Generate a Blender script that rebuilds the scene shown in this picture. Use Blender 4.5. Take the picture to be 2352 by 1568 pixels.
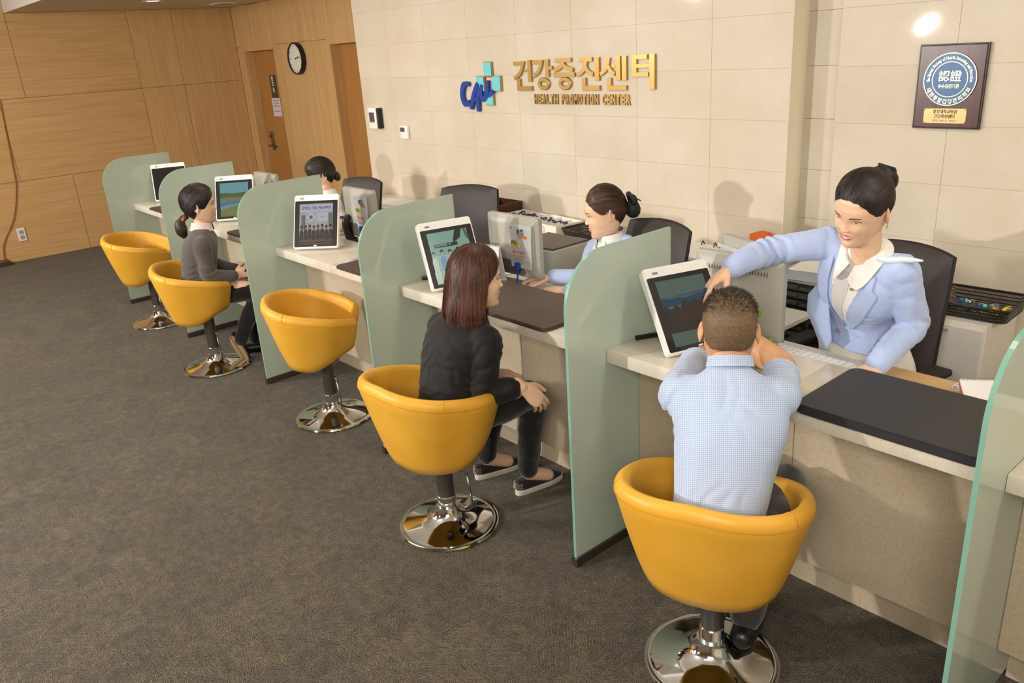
import bpy, bmesh, math, random
from mathutils import Vector, Matrix, Euler, noise
from mathutils.bvhtree import BVHTree
from mathutils.geometry import delaunay_2d_cdt
random.seed(7)
PI = math.pi
for o in list(bpy.data.objects): bpy.data.objects.remove(o)
SC = bpy.context.scene
COL = SC.collection

# ------------------------------------------------------------------ camera
cam_d = bpy.data.cameras.new('camera'); cam = bpy.data.objects.new('camera', cam_d); COL.objects.link(cam)
cam_d.sensor_width = 36.0; cam_d.lens = 28.2386; cam_d.clip_start = 0.05
cam.matrix_world = Matrix(((0.659223,-0.222282,0.718343,1.804767),(0.749222,0.275435,-0.602331,-1.748122),(-0.063970,0.935268,0.348111,1.833683),(0,0,0,1)))
SC.camera = cam
# ------------------------------------------------------------------ light
SC.view_settings.view_transform = 'Standard'; SC.view_settings.look = 'None'
SC.view_settings.gamma = 1.0; SC.view_settings.use_curve_mapping = False
SC.view_settings.exposure = 0.0
cy_ = SC.cycles
cy_.max_bounces = 7; cy_.diffuse_bounces = 3; cy_.glossy_bounces = 3; cy_.transmission_bounces = 6; cy_.transparent_max_bounces = 8
cy_.caustics_reflective = False; cy_.caustics_refractive = False; cy_.adaptive_threshold = 0.18; cy_.sample_clamp_indirect = 6.0
W = bpy.data.worlds.new('world'); SC.world = W; W.use_nodes = True
W.node_tree.nodes['Background'].inputs[0].default_value = (1.0, 0.9, 0.78, 1)
W.node_tree.nodes['Background'].inputs[1].default_value = 0.35

def area(name, loc, target, sx, sy, power, col=(1, 1, 1), shape='RECTANGLE', spread=PI):
    d = bpy.data.lights.new(name, 'AREA'); d.shape = shape; d.size = sx; d.size_y = sy
    d.energy = power; d.color = col; d.spread = spread
    o = bpy.data.objects.new(name, d); COL.objects.link(o); o.location = loc
    v = Vector(target) - Vector(loc)
    o.rotation_euler = v.to_track_quat('-Z', 'Y').to_euler()
    return o
WARM = (1.0, 0.90, 0.78)
# photographer's strobe standing in the lobby, left of the camera
area('strobe', (-4.8, -3.8, 2.42), (-3.4, 1.4, 0.95), 0.5, 0.5, 150, (1.0, 0.96, 0.90), 'DISK')
# second strobe nearer the camera (its reflection shows in the polished stone)
s2_ = area('strobe', (-1.75, -3.35, 1.74), (0.2, 1.2, 0.85), 0.15, 0.055, 85, (1.0, 0.97, 0.94))
s2_.rotation_euler = (s2_.rotation_euler.to_matrix() @ Matrix.Rotation(math.radians(42), 3, 'Z')).to_euler()
# flash bounced off the ceiling above the photographer
area('bounce_flash', (2.3, -2.9, 2.66), (0.5, 0.6, 0.6), 1.5, 1.0, 105, (1.0, 0.96, 0.90))
# ceiling luminaires over the lobby and behind the counter
for lx in (-6.2, -3.8, -1.4, 1.0, 3.0):
    area('ceiling_lamp', (lx, -2.6, 2.74), (lx, -2.6, 0), 0.9, 0.3, 46 if lx < -6 else (34 if lx > 2 else 9), WARM)
for lx in (-4.9, -2.9, -0.9, 1.1, 2.9):
    area('ceiling_lamp', (lx, 0.45, 2.41), (lx, 0.45, 0), 0.5, 0.25, 22 if lx > 2 else 7, WARM)

# ------------------------------------------------------------------ materials
def s2l(c):
    if isinstance(c, str):
        c = c.lstrip('#'); c = tuple(int(c[i:i+2], 16) for i in (0, 2, 4))
    r = []
    for v in c[:3]:
        v = v / 255.0
        r.append(v / 12.92 if v <= 0.04045 else ((v + 0.055) / 1.055) ** 2.4)
    return (r[0], r[1], r[2], 1)
MATS = {}
class NT:
    def __init__(s, name):
        s.m = bpy.data.materials.new(name); s.m.use_nodes = True
        s.t = s.m.node_tree; s.b = s.t.nodes['Principled BSDF']; s.out = s.t.nodes['Material Output']
        MATS[name] = s.m
    def n(s, typ, **kw):
        x = s.t.nodes.new(typ)
        ins = kw.pop('ins', {})
        for k, v in kw.items(): setattr(x, k, v)
        for k, v in ins.items(): s.set(x, k, v)
        return x
    def set(s, node, k, v):
        if isinstance(v, bpy.types.NodeSocket): s.t.links.new(v, node.inputs[k])
        elif isinstance(v, tuple) and len(v) == 2 and isinstance(v[0], bpy.types.Node): s.t.links.new(v[0].outputs[v[1]], node.inputs[k])
        else: node.inputs[k].default_value = v
    def p(s, **kw):
        for k, v in kw.items(): s.set(s.b, k.replace('_', ' '), v)
        return s
    def coords(s, kind='Object', scale=(1, 1, 1)):
        tc = s.n('ShaderNodeTexCoord')
        mp = s.n('ShaderNodeMapping', ins={'Vector': tc.outputs[kind], 'Scale': scale})
        return mp.outputs[0]
    def noise(s, vec, scale, detail=3, rough=0.5, dist=0.0):
        return s.n('ShaderNodeTexNoise', ins={'Vector': vec, 'Scale': scale, 'Detail': detail, 'Roughness': rough, 'Distortion': dist})
    def ramp(s, fac, stops):
        r = s.n('ShaderNodeValToRGB', ins={'Fac': fac}); e = r.color_ramp.elements
        while len(e) > 1: e.remove(e[-1])
        e[0].position = stops[0][0]; e[0].color = stops[0][1]
        for pos, c in stops[1:]:
            q = e.new(pos); q.color = c
        return r
    def bump(s, h, strength=0.3, dist=0.01):
        b = s.n('ShaderNodeBump', ins={'Height': h, 'Strength': strength, 'Distance': dist})
        s.t.links.new(b.outputs[0], s.b.inputs['Normal']); return b
    def mix(s, f, a, b, blend='MIX'):
        x = s.n('ShaderNodeMix', data_type='RGBA', blend_type=blend)
        s.set(x, 0, f); s.set(x, 6, a); s.set(x, 7, b); return x.outputs[2]
    def math(s, op, a, b=0.0):
        x = s.n('ShaderNodeMath', operation=op); s.set(x, 0, a); s.set(x, 1, b); return x.outputs[0]

def simple(name, col, rough=0.5, metal=0.0, spec=0.5, var=0.0, vscale=40, bump=0.0, bscale=300, coat=0.0, sheen=0.0, emit=None, es=0):
    t = NT(name); c = s2l(col)
    t.p(Base_Color=c, Roughness=rough, Metallic=metal, Specular_IOR_Level=spec, Coat_Weight=coat, Sheen_Weight=sheen)
    if var or bump: v = t.coords()
    if var:
        nz = t.noise(v, vscale, 4)
        d = tuple(x * (1 - var) for x in c[:3]) + (1,); l = tuple(min(1, x * (1 + var)) for x in c[:3]) + (1,)
        t.p(Base_Color=t.ramp(nz.outputs[0], [(0.3, d), (0.7, l)]).outputs[0])
    if bump:
        t.bump(t.noise(v, bscale, 3).outputs[0], bump, 0.004)
    if emit: t.p(Emission_Color=s2l(emit), Emission_Strength=es)
    return t.m

def m_stone(name, c0, c1, c2, rough=0.22, speck=0.35, rand=0.10, scale=1.0, spec=0.4, coat=0.0):
    t = NT(name); v = t.coords()
    big = t.noise(v, 2.3 * scale, 5, 0.6); fine = t.noise(v, 70 * scale, 4, 0.7)
    base = t.ramp(big.outputs[0], [(0.3, s2l(c0)), (0.52, s2l(c1)), (0.75, s2l(c2))]).outputs[0]
    fine2 = t.noise(v, 210 * scale, 3, 0.7)
    sp = t.ramp(t.math('MULTIPLY_ADD', fine.outputs[0], 0.5) if False else t.math('ADD', t.math('MULTIPLY', fine.outputs[0], 0.5), t.math('MULTIPLY', fine2.outputs[0], 0.5)), [(0.36, (0.60, 0.56, 0.48, 1)), (0.54, (1, 1, 1, 1))]).outputs[0]
    col = t.mix(speck, base, t.mix(1.0, base, sp, 'MULTIPLY'))
    oi = t.n('ShaderNodeObjectInfo')
    rv = t.math('MULTIPLY_ADD', oi.outputs['Random'], rand); rv.node.inputs[2].default_value = 1 - rand
    mul = t.n('ShaderNodeVectorMath', operation='SCALE', ins={0: col, 'Scale': rv})
    t.p(Base_Color=mul.outputs[0], Roughness=rough, Specular_IOR_Level=spec, Coat_Weight=coat, Coat_Roughness=0.05)
    t.bump(fine.outputs[0], 0.05, 0.003)
    return t.m

def m_wood(name, axis, c0, c1, c2, rough=0.42, wave=False):
    t = NT(name); sc = [22, 22, 22]; sc[axis] = 0.9
    v = t.coords(scale=tuple(sc)); n1 = t.noise(v, 1.6, 6, 0.62, 0.3)
    sc2 = [120, 120, 120]; sc2[axis] = 3
    n2 = t.noise(t.coords(scale=tuple(sc2)), 1.0, 3)
    col = t.ramp(n1.outputs[0], [(0.28, s2l(c0)), (0.5, s2l(c1)), (0.74, s2l(c2))]).outputs[0]
    col = t.mix(0.25, col, t.ramp(n2.outputs[0], [(0.35, s2l(c0)), (0.6, s2l(c2))]).outputs[0])
    t.p(Base_Color=col, Roughness=rough); t.bump(n2.outputs[0], 0.05, 0.002)
    return t.m

def m_carpet():
    t = NT('carpet'); tc = t.n('ShaderNodeTexCoord'); co = tc.outputs['Object']
    warp = t.noise(co, 3.2, 2); wv = t.n('ShaderNodeVectorMath', operation='SCALE', ins={0: warp.outputs['Color'], 'Scale': 0.10})
    pos = t.n('ShaderNodeVectorMath', operation='ADD', ins={0: co, 1: wv.outputs[0]})
    cell = t.n('ShaderNodeVectorMath', operation='SCALE', ins={0: pos.outputs[0], 'Scale': 1 / 0.135})
    fl = t.n('ShaderNodeVectorMath', operation='FLOOR', ins={0: cell.outputs[0]})
    fz = t.n('ShaderNodeVectorMath', operation='MULTIPLY', ins={0: fl.outputs[0], 1: (1, 1, 0)})
    wn = t.n('ShaderNodeTexWhiteNoise', noise_dimensions='3D', ins={'Vector': fz.outputs[0]})
    ang = t.math('MULTIPLY', t.math('FLOOR', t.math('MULTIPLY', wn.outputs[0], 4.0)), PI / 4)
    rot = t.n('ShaderNodeVectorRotate', rotation_type='Z_AXIS', ins={'Vector': co, 'Angle': ang})
    wav = t.n('ShaderNodeTexWave', wave_type='BANDS', bands_direction='X',
              ins={'Vector': rot.outputs[0], 'Scale': 66.0, 'Distortion': 9.0, 'Detail': 3.0, 'Detail Scale': 2.4})
    fn = t.noise(co, 260, 3); md = t.noise(co, 22, 4, 0.65); bg = t.noise(co, 1.1, 3)
    f = t.math('ADD', t.math('MULTIPLY', wav.outputs[0], 0.42), t.math('MULTIPLY', fn.outputs[0], 0.34))
    f = t.math('ADD', f, t.math('MULTIPLY', md.outputs[0], 0.36))
    col = t.ramp(f, [(0.36, s2l('#1b1916')), (0.55, s2l('#433b33')), (0.80, s2l('#7a6f5a'))]).outputs[0]
    tint = t.ramp(wn.outputs['Color'], [(0.2, (0.88, 0.865, 0.84, 1)), (0.8, (1.10, 1.06, 0.95, 1))]).outputs[0]
    col = t.mix(1.0, col, tint, 'MULTIPLY')
    t.p(Base_Color=col, Roughness=0.95, Specular_IOR_Level=0.1, Sheen_Weight=0.15)
    t.bump(f, 0.55, 0.006)
    return t.m

def m_frost():
    t = NT('frosted_glass')
    t.p(Base_Color=s2l('#e2e9dc'), Roughness=0.28, Transmission_Weight=1.0, IOR=1.45)
    tr = t.n('ShaderNodeBsdfTranslucent', ins={'Color': s2l('#dfeedd')})
    df = t.n('ShaderNodeBsdfDiffuse', ins={'Color': s2l('#dcecd9')})
    gl = t.n('ShaderNodeBsdfGlossy', ins={'Color': (1, 1, 1, 1), 'Roughness': 0.015})
    a = t.n('ShaderNodeMixShader', ins={0: 0.30, 1: df.outputs[0], 2: tr.outputs[0]})
    b = t.n('ShaderNodeMixShader', ins={0: 0.82, 1: t.b.outputs[0], 2: a.outputs[0]})
    lw = t.n('ShaderNodeFresnel', ins={'IOR': 1.52})
    c = t.n('ShaderNodeMixShader', ins={0: lw.outputs[0], 1: b.outputs[0], 2: gl.outputs[0]})
    t.t.links.new(c.outputs[0], t.out.inputs['Surface'])
    return t.m

def m_leather():
    t = NT('yellow_leather'); v = t.coords()
    vo = t.n('ShaderNodeTexVoronoi', ins={'Vector': v, 'Scale': 420.0}); big = t.noise(v, 6, 3)
    col = t.ramp(big.outputs[0], [(0.3, s2l('#dda22f')), (0.7, s2l('#e6ad3f'))]).outputs[0]
    t.p(Base_Color=col, Roughness=0.42, Specular_IOR_Level=0.4)
    t.bump(vo.outputs['Distance'], 0.08, 0.001)
    return t.m

def m_emit_glass(name, col, strength=0.35, rough=0.12):
    t = NT(name); c = s2l(col)
    t.p(Base_Color=tuple(x * 0.3 for x in c[:3]) + (1,), Roughness=rough, Emission_Color=c, Emission_Strength=strength * 1.25)
    return t.m

def m_mesh(name, col, scale=260, thr=0.38):
    # fine wire mesh: real holes through transparency
    t = NT(name); v = t.coords(scale=(scale, scale, scale))
    sep = t.n('ShaderNodeSeparateXYZ', ins={0: v})
    def stripe(sock): return t.math('LESS_THAN', t.math('FRACT', sock), thr)
    f = t.math('MAXIMUM', t.math('MAXIMUM', stripe(sep.outputs[0]), stripe(sep.outputs[1])), stripe(sep.outputs[2]))
    t.p(Base_Color=s2l(col), Roughness=0.4, Metallic=0.5, Alpha=f)
    return t.m

def m_check_shirt():
    t = NT('checked_shirt'); tc = t.n('ShaderNodeTexCoord')
    v = t.n('ShaderNodeMapping', ins={'Vector': tc.outputs['UV'], 'Scale': (1, 1, 1)}).outputs[0]
    sep = t.n('ShaderNodeSeparateXYZ', ins={0: v})
    a = t.math('LESS_THAN', t.math('FRACT', t.math('MULTIPLY', sep.outputs[0], 195.0)), 0.26)
    b = t.math('LESS_THAN', t.math('FRACT', t.math('MULTIPLY', sep.outputs[1], 195.0)), 0.26)
    f = t.math('MULTIPLY', t.math('MAXIMUM', a, b), 0.50)
    col = t.mix(f, s2l('#c3d3ec'), s2l('#5a6a96'))
    t.p(Base_Color=col, Roughness=0.8, Sheen_Weight=0.2)
    nz = t.noise(t.coords(), 14, 4, 0.6); t.bump(nz.outputs[0], 0.25, 0.01)
    return t.m

def m_fabric(name, col, rough=0.85, var=0.08, wr=0.25, ws=16, weave=600, sheen=0.3):
    t = NT(name); c = s2l(col); v = t.coords()
    nz = t.noise(v, 9, 3); wr_n = t.noise(v, ws, 4, 0.6, 0.6); wv = t.noise(v, weave, 2)
    d = tuple(x * (1 - var) for x in c[:3]) + (1,); l = tuple(min(1, x * (1 + var)) for x in c[:3]) + (1,)
    t.p(Base_Color=t.ramp(nz.outputs[0], [(0.3, d), (0.7, l)]).outputs[0], Roughness=rough, Sheen_Weight=sheen, Specular_IOR_Level=0.25)
    h = t.math('ADD', wr_n.outputs[0], t.math('MULTIPLY', wv.outputs[0], 0.06))
    t.bump(h, wr, 0.012)
    return t.m

def m_skin(name, col, sss=0.08):
    t = NT(name); c = s2l(col); v = t.coords(); nz = t.noise(v, 35, 4)
    d = (c[0] * 0.95, c[1] * 0.90, c[2] * 0.88, 1); l = (min(1, c[0] * 1.03), c[1] * 1.03, c[2] * 1.02, 1)
    t.p(Base_Color=t.ramp(nz.outputs[0], [(0.3, d), (0.7, l)]).outputs[0], Roughness=0.48, Specular_IOR_Level=0.4)
    return t.m

def m_hair(name, c0, c1, rough=0.38):
    t = NT(name); g = t.n('ShaderNodeNewGeometry'); nz = t.noise(t.coords(), 60, 3)
    f = t.math('ADD', t.math('MULTIPLY', nz.outputs[0], 0.45), t.math('MULTIPLY', g.outputs['Random Per Island'], 0.55))
    t.p(Base_Color=t.ramp(f, [(0.22, s2l(c0)), (0.85, s2l(c1))]).outputs[0], Roughness=rough, Specular_IOR_Level=0.45)
    return t.m

M = {}
def mk():
    M['carpet'] = m_carpet()
    M['stone_wall'] = m_stone('limestone_wall', '#d3c4ad', '#d9ccb7', '#e0d5c3', 0.5, 0.12, 0.05, 1.0, 0.25, 0.10)
    M['grout'] = simple('grout', '#cfbea2', 0.8)
    M['recess'] = m_stone('recess_stone', '#dac79f', '#e2d0aa', '#eadab8', 0.3, 0.2, 0.0)
    M['cream'] = simple('cream_paint', '#f8f2da', 0.5)
    M['counter'] = m_stone('counter_stone', '#d3c8b4', '#dfd5c3', '#e8dfd0', 0.16, 0.32, 0.04, 1.6)
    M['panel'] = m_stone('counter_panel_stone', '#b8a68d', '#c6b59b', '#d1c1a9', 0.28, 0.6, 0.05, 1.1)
    M['wood_h'] = m_wood('oak_horizontal', 1, '#c59860', '#d3a96f', '#dfb985')
    M['wood_v'] = m_wood('oak_vertical', 2, '#c79a60', '#d5ac74', '#e2bd8a')
    M['wood_door'] = m_wood('oak_door', 2, '#a8743c', '#b68145', '#c48f54')
    M['wood_dark'] = m_wood('walnut', 2, '#3a1c14', '#4c261b', '#5d3224', 0.3)
    M['ceiling'] = simple('ceiling_paint', '#e2ddd4', 0.9)
    M['white_gloss'] = simple('white_plastic', '#f3f2ee', 0.28, coat=0.2)
    M['white_lam'] = simple('white_laminate', '#ece7dc', 0.4, var=0.02)
    M['frost'] = m_frost()
    t = NT('clear_glass'); t.p(Base_Color=s2l('#cfe8dd'), Roughness=0.02, Transmission_Weight=1.0, IOR=1.45); M['clear'] = t.m
    t = NT('glass_edge'); t.p(Base_Color=s2l('#98cdb8'), Roughness=0.25, Transmission_Weight=0.35, IOR=1.45, Emission_Color=s2l('#7fc0aa'), Emission_Strength=0.0); M['edge'] = t.m
    M['leather'] = m_leather()
    M['stitch'] = simple('stitching', '#c98a1c', 0.7)
    M['chrome'] = simple('chrome', '#e6e6e6', 0.06, 1.0)
    M['brushed'] = simple('brushed_steel', '#8f8c88', 0.32, 1.0)
    M['column'] = simple('satin_grey_steel', '#6e6a66', 0.38, 0.9)
    M['dark_metal'] = simple('dark_metal', '#5f554c', 0.40, 0.7)
    M['mat_brown'] = simple('brown_leatherette', '#4b3a31', 0.5, var=0.05, bump=0.1, bscale=500)
    M['mat_black'] = simple('black_leatherette', '#2b2a2c', 0.48, var=0.05, bump=0.1, bscale=500)
    M['black'] = simple('black_plastic', '#161514', 0.35)
    M['black_matte'] = simple('black_rubber', '#1d1b1a', 0.7)
    M['chair_fab'] = simple('charcoal_upholstery', '#3f3836', 0.62, var=0.06, bump=0.12, bscale=700)
    M['grey_pl'] = simple('grey_plastic', '#b4b0a4', 0.38, var=0.02)
    M['grey_light'] = simple('pale_grey_plastic', '#aaa79b', 0.4)
    M['grey_dark'] = simple('dark_grey_plastic', '#514b47', 0.45)
    M['smoke'] = simple('smoked_drawer_plastic', '#3b3230', 0.18, coat=0.3)
    M['paper'] = simple('white_paper', '#f4f3f2', 0.75)
    M['paper_side'] = simple('paper_stack_edge', '#d8d4d8', 0.8, var=0.04, vscale=200)
    M['gold'] = simple('gold_metal', '#b9975a', 0.34, 0.75)
    M['gold_side'] = simple('brass_plate', '#cfae74', 0.35, 0.4)
    M['teal'] = simple('turquoise_enamel', '#6fcfd2', 0.35)
    M['navy'] = simple('blue_enamel', '#1a419b', 0.3)
    M['red'] = simple('red_ink', '#c9402c', 0.6)
    M['orange'] = simple('orange_plastic', '#d9651b', 0.45)
    M['orange_pk'] = simple('orange_hairband', '#ff6a1a', 0.6)
    M['green'] = simple('green_ink', '#7fae1c', 0.6)
    M['lime'] = simple('lime_plastic', '#a9ae1c', 0.4)
    M['yellow_ink'] = simple('yellow_ink', '#e4d21c', 0.6)
    M['ink'] = simple('black_ink', '#35302e', 0.6)
    M['ink_grey'] = simple('grey_ink', '#8b8783', 0.6)
    M['blue_ink'] = simple('blue_ink', '#3a78b8', 0.6)
    M['plaque_blue'] = simple('plaque_blue', '#2f6496', 0.35)
    M['silver_gold'] = simple('pale_gold', '#e6d3b4', 0.35, 0.4)
    M['ribbon'] = simple('blue_ribbon', '#1b2757', 0.5)
    M['meshm'] = m_mesh('wire_mesh', '#2a2724')
    M['wire'] = simple('black_wire', '#211e1c', 0.4)
    M['clock_face'] = simple('clock_dial', '#f0ede4', 0.4)
    M['door_sign'] = simple('dark_sign', '#4a423b', 0.4)
    M['wood_pale'] = simple('pale_wood_veneer', '#d8b37c', 0.35, var=0.08, vscale=12)
    M['desk_white'] = simple('desk_laminate', '#e4e0d6', 0.3)
    M['bag'] = simple('clear_bag', '#b8aea2', 0.3)
    M['lamp'] = simple('lamp_glass', '#fff6e0', 0.4, emit='#fff0d0', es=4.0)
    M['jacket'] = m_fabric('pale_blue_wool', '#b3c4ea', 0.8, 0.03, 0.45, 10)
    M['jacket_in'] = m_fabric('blue_lining', '#6f86bf', 0.7, 0.03, 0.2, 9)
    M['shirt'] = m_fabric('white_cotton', '#efece6', 0.8, 0.02, 0.25, 14)
    M['scarf'] = m_fabric('silver_scarf', '#d9d6d4', 0.4, 0.05, 0.4, 20)
    M['scarf_blue'] = m_fabric('pale_blue_scarf', '#d4e2ec', 0.45, 0.05, 0.4, 20)
    M['skirt'] = m_fabric('ivory_skirt', '#efebdf', 0.8, 0.02, 0.2, 7)
    M['black_cloth'] = m_fabric('black_cotton', '#1d1a19', 0.75, 0.08, 0.28, 13, 600, 0.08)
    M['black_trouser'] = m_fabric('black_trousers', '#171413', 0.85, 0.08, 0.3, 12)
    M['grey_trouser'] = m_fabric('grey_trousers', '#3a3532', 0.85, 0.08, 0.4, 18)
    M['cardigan'] = m_fabric('grey_knit', '#57504d', 0.95, 0.08, 0.4, 14, 420)
    M['pink'] = m_fabric('pale_pink_cotton', '#ead3cb', 0.85, 0.03, 0.2, 14)
    M['check'] = m_check_shirt()
    M['skin'] = m_skin('skin', '#e5b894'); M['skin_f'] = m_skin('skin_fair', '#ecc3a3'); M['skin_m'] = m_skin('skin_tan', '#d29f76')
    M['hair_black'] = m_hair('black_hair', '#130e0c', '#35281f', .5)
    M['hair_brown'] = m_hair('brown_hair', '#1c120c', '#523722', .5)
    M['hair_auburn'] = m_hair('auburn_hair', '#26110b', '#6f3d26', 0.5)
    M['hair_short'] = m_hair('short_hair', '#12100e', '#50473f', 0.5)
    M['scalp'] = simple('shaved_scalp', '#71593f', 0.6, var=0.25, vscale=160)
    M['lip'] = simple('lipstick', '#cf4a66', 0.35)
    M['lip_pale'] = simple('lips', '#c9756a', 0.4)
    M['teeth'] = simple('teeth', '#efe6d8', 0.3)
    M['eye_white'] = simple('eye_white', '#e9e2da', 0.25)
    M['iris'] = simple('iris', '#1f1410', 0.15)
    M['brow'] = simple('eyebrow', '#2c1f19', 0.8)
    M['nail'] = simple('nail', '#e9b9a5', 0.3)
    M['canvas'] = m_fabric('black_canvas', '#241f1d', 0.9, 0.05, 0.2, 20)
    M['sole'] = simple('rubber_sole', '#cfc8b8', 0.6, var=0.05)
    M['sole_tan'] = simple('tan_sole', '#c9a878', 0.7, var=0.08)
    M['button'] = simple('rose_button', '#c98f93', 0.4)
    M['phone'] = simple('phone_screen', '#6d8690', 0.15)
mk()

# ------------------------------------------------------------------ mesh helpers
def bx(x0, x1, y0, y1, z0, z1, bev=0.0, seg=2):
    bm = bmesh.new()
    bmesh.ops.create_cube(bm, size=1)
    for v in bm.verts:
        v.co = Vector(((x0 + x1) / 2 + v.co.x * (x1 - x0), (y0 + y1) / 2 + v.co.y * (y1 - y0), (z0 + z1) / 2 + v.co.z * (z1 - z0)))
    if bev > 0: bmesh.ops.bevel(bm, geom=bm.edges[:], offset=bev, segments=seg, profile=0.5, affect='EDGES')
    return bm
def tf(bm, M4):
    bmesh.ops.transform(bm, matrix=M4, verts=bm.verts); return bm
def join(*bms):
    out = bmesh.new()
    for b in bms:
        me = bpy.data.meshes.new('tmp'); b.to_mesh(me); out.from_mesh(me); bpy.data.meshes.remove(me); b.free()
    return out
def frame(z, x=None):
    z = Vector(z).normalized()
    x = Vector(x) if x is not None else (Vector((1, 0, 0)) if abs(z.x) < 0.9 else Vector((0, 1, 0)))
    x = (x - z * x.dot(z)).normalized(); y = z.cross(x)
    return x, y, z
def rings_mesh(rings, cap=True, close=False):
    bm = bmesh.new(); R = [[bm.verts.new(p) for p in r] for r in rings]; n = len(R[0])
    for i in range(len(R) - (0 if close else 1)):
        a, b = R[i], R[(i + 1) % len(R)]
        for j in range(n):
            try: bm.faces.new((a[j], a[(j + 1) % n], b[(j + 1) % n], b[j]))
            except ValueError: pass
    if cap and not close:
        bm.faces.new(R[0][::-1]); bm.faces.new(R[-1])
    bmesh.ops.recalc_face_normals(bm, faces=bm.faces)
    return bm
def cyl(p0, p1, r0, r1=None, n=20, bev=0.0):
    r1 = r0 if r1 is None else r1; p0, p1 = Vector(p0), Vector(p1); x, y, z = frame(p1 - p0)
    def ring(c, r): return [c + (x * math.cos(2 * PI * k / n) + y * math.sin(2 * PI * k / n)) * r for k in range(n)]
    if bev: return rings_mesh([ring(p0, r0 - bev), ring(p0 + z * bev, r0), ring(p1 - z * bev, r1), ring(p1, r1 - bev)])
    return rings_mesh([ring(p0, r0), ring(p1, r1)])
def lathe(prof, n=40, c=(0, 0, 0)):
    c = Vector(c)
    rings = [[c + Vector((r * math.cos(2 * PI * k / n), r * math.sin(2 * PI * k / n), z)) for k in range(n)] for r, z in prof]
    return rings_mesh(rings)
def spline(pts, m=6):
    pts = [Vector(p) for p in pts]; out = []
    P = [pts[0] * 2 - pts[1]] + pts + [pts[-1] * 2 - pts[-2]]
    for i in range(1, len(P) - 2):
        a, b, c, d = P[i - 1], P[i], P[i + 1], P[i + 2]
        for k in range(m):
            t = k / m
            out.append(0.5 * ((2 * b) + (c - a) * t + (2 * a - 5 * b + 4 * c - d) * t * t + (3 * b - a - 3 * c + d) * t ** 3))
    out.append(pts[-1].copy()); return out
def tube(pts, rad, n=10, m=6, smooth=True, up=None):
    k = len(pts); rads = rad if isinstance(rad, (list, tuple)) else [rad] * k
    if smooth and k > 2:
        P = spline(pts, m); R = [v.x for v in spline([Vector((r, 0, 0)) for r in rads], m)]
    else: P = [Vector(p) for p in pts]; R = list(rads)
    rings = []; x = None
    for i, p in enumerate(P):
        t = (P[min(i + 1, len(P) - 1)] - P[max(i - 1, 0)])
        if t.length < 1e-9: t = Vector((0, 0, 1))
        ax, ay, az = frame(t, x if x is not None else up); x = ax
        rings.append([p + (ax * math.cos(2 * PI * q / n) + ay * math.sin(2 * PI * q / n)) * R[i] for q in range(n)])
    return rings_mesh(rings)
def prism(poly, h, M4=None, bev=0.0):
    # 2D polygon in local xy extruded along +z by h
    bm = bmesh.new(); vs = [bm.verts.new((p[0], p[1], 0)) for p in poly]
    f = bm.faces.new(vs)
    r = bmesh.ops.extrude_face_region(bm, geom=[f]); vv = [g for g in r['geom'] if isinstance(g, bmesh.types.BMVert)]
    bmesh.ops.translate(bm, verts=vv, vec=(0, 0, h))
    bmesh.ops.recalc_face_normals(bm, faces=bm.faces)
    if bev: bmesh.ops.bevel(bm, geom=[e for e in bm.edges if abs(e.verts[0].co.z - h) < 1e-6 and abs(e.verts[1].co.z - h) < 1e-6], offset=bev, segments=2, affect='EDGES')
    if M4 is not None: tf(bm, M4)
    return bm
def basis(o, x, y):
    x = Vector(x).normalized(); z = x.cross(Vector(y)).normalized(); y = z.cross(x)
    return Matrix((( x.x, y.x, z.x, o[0]), (x.y, y.y, z.y, o[1]), (x.z, y.z, z.z, o[2]), (0, 0, 0, 1)))
def rrect(w, h, r, n=5, x0=0, y0=0):
    out = []
    for cx, cy, a in ((w - r, r, -90), (w - r, h - r, 0), (r, h - r, 90), (r, r, 180)):
        for k in range(n + 1):
            t = math.radians(a + 90 * k / n); out.append((x0 + cx + r * math.cos(t), y0 + cy + r * math.sin(t)))
    return out

MW = {}
def thing(name, label, cat, loc=(0, 0, 0), rotz=0.0, group=None, M4=None):
    o = bpy.data.objects.new(name, None); COL.objects.link(o)
    m = M4 if M4 is not None else Matrix.Translation(loc) @ Matrix.Rotation(rotz, 4, 'Z')
    o.matrix_world = m; MW[o.name] = m.copy(); o.empty_display_size = 0.1
    o['label'] = label; o['category'] = cat
    if group: o['group'] = group
    return o
def link(name, bm, mat, parent=None, world=True, smooth=None, label=None):
    """one mesh object; verts given in world space (or local to the parent when world=False)"""
    me = bpy.data.meshes.new(name)
    if parent is not None and world and parent.name in MW:
        bmesh.ops.transform(bm, matrix=MW[parent.name].inverted(), verts=bm.verts)
    bm.to_mesh(me); bm.free()
    mats = mat if isinstance(mat, (list, tuple)) else [mat]
    for m in mats: me.materials.append(M[m] if isinstance(m, str) else m)
    if smooth is not None:
        me.shade_smooth() if smooth is True else me.set_sharp_from_angle(angle=math.radians(smooth))
        if smooth is not True:
            for p in me.polygons: p.use_smooth = True
    o = bpy.data.objects.new(name, me); COL.objects.link(o)
    if parent is not None:
        o.parent = parent; MW[o.name] = MW.get(parent.name, Matrix())
    else: MW[o.name] = Matrix()
    if label: o['label'] = label
    return o
def tag(o, label, cat, group=None):
    o['label'] = label; o['category'] = cat
    if group: o['group'] = group
    return o
def struct(name, bm, mat, parent=None, smooth=None):
    o = link(name, bm, mat, parent, smooth=smooth)
    if parent is None: o['kind'] = 'structure'
    return o
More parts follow.
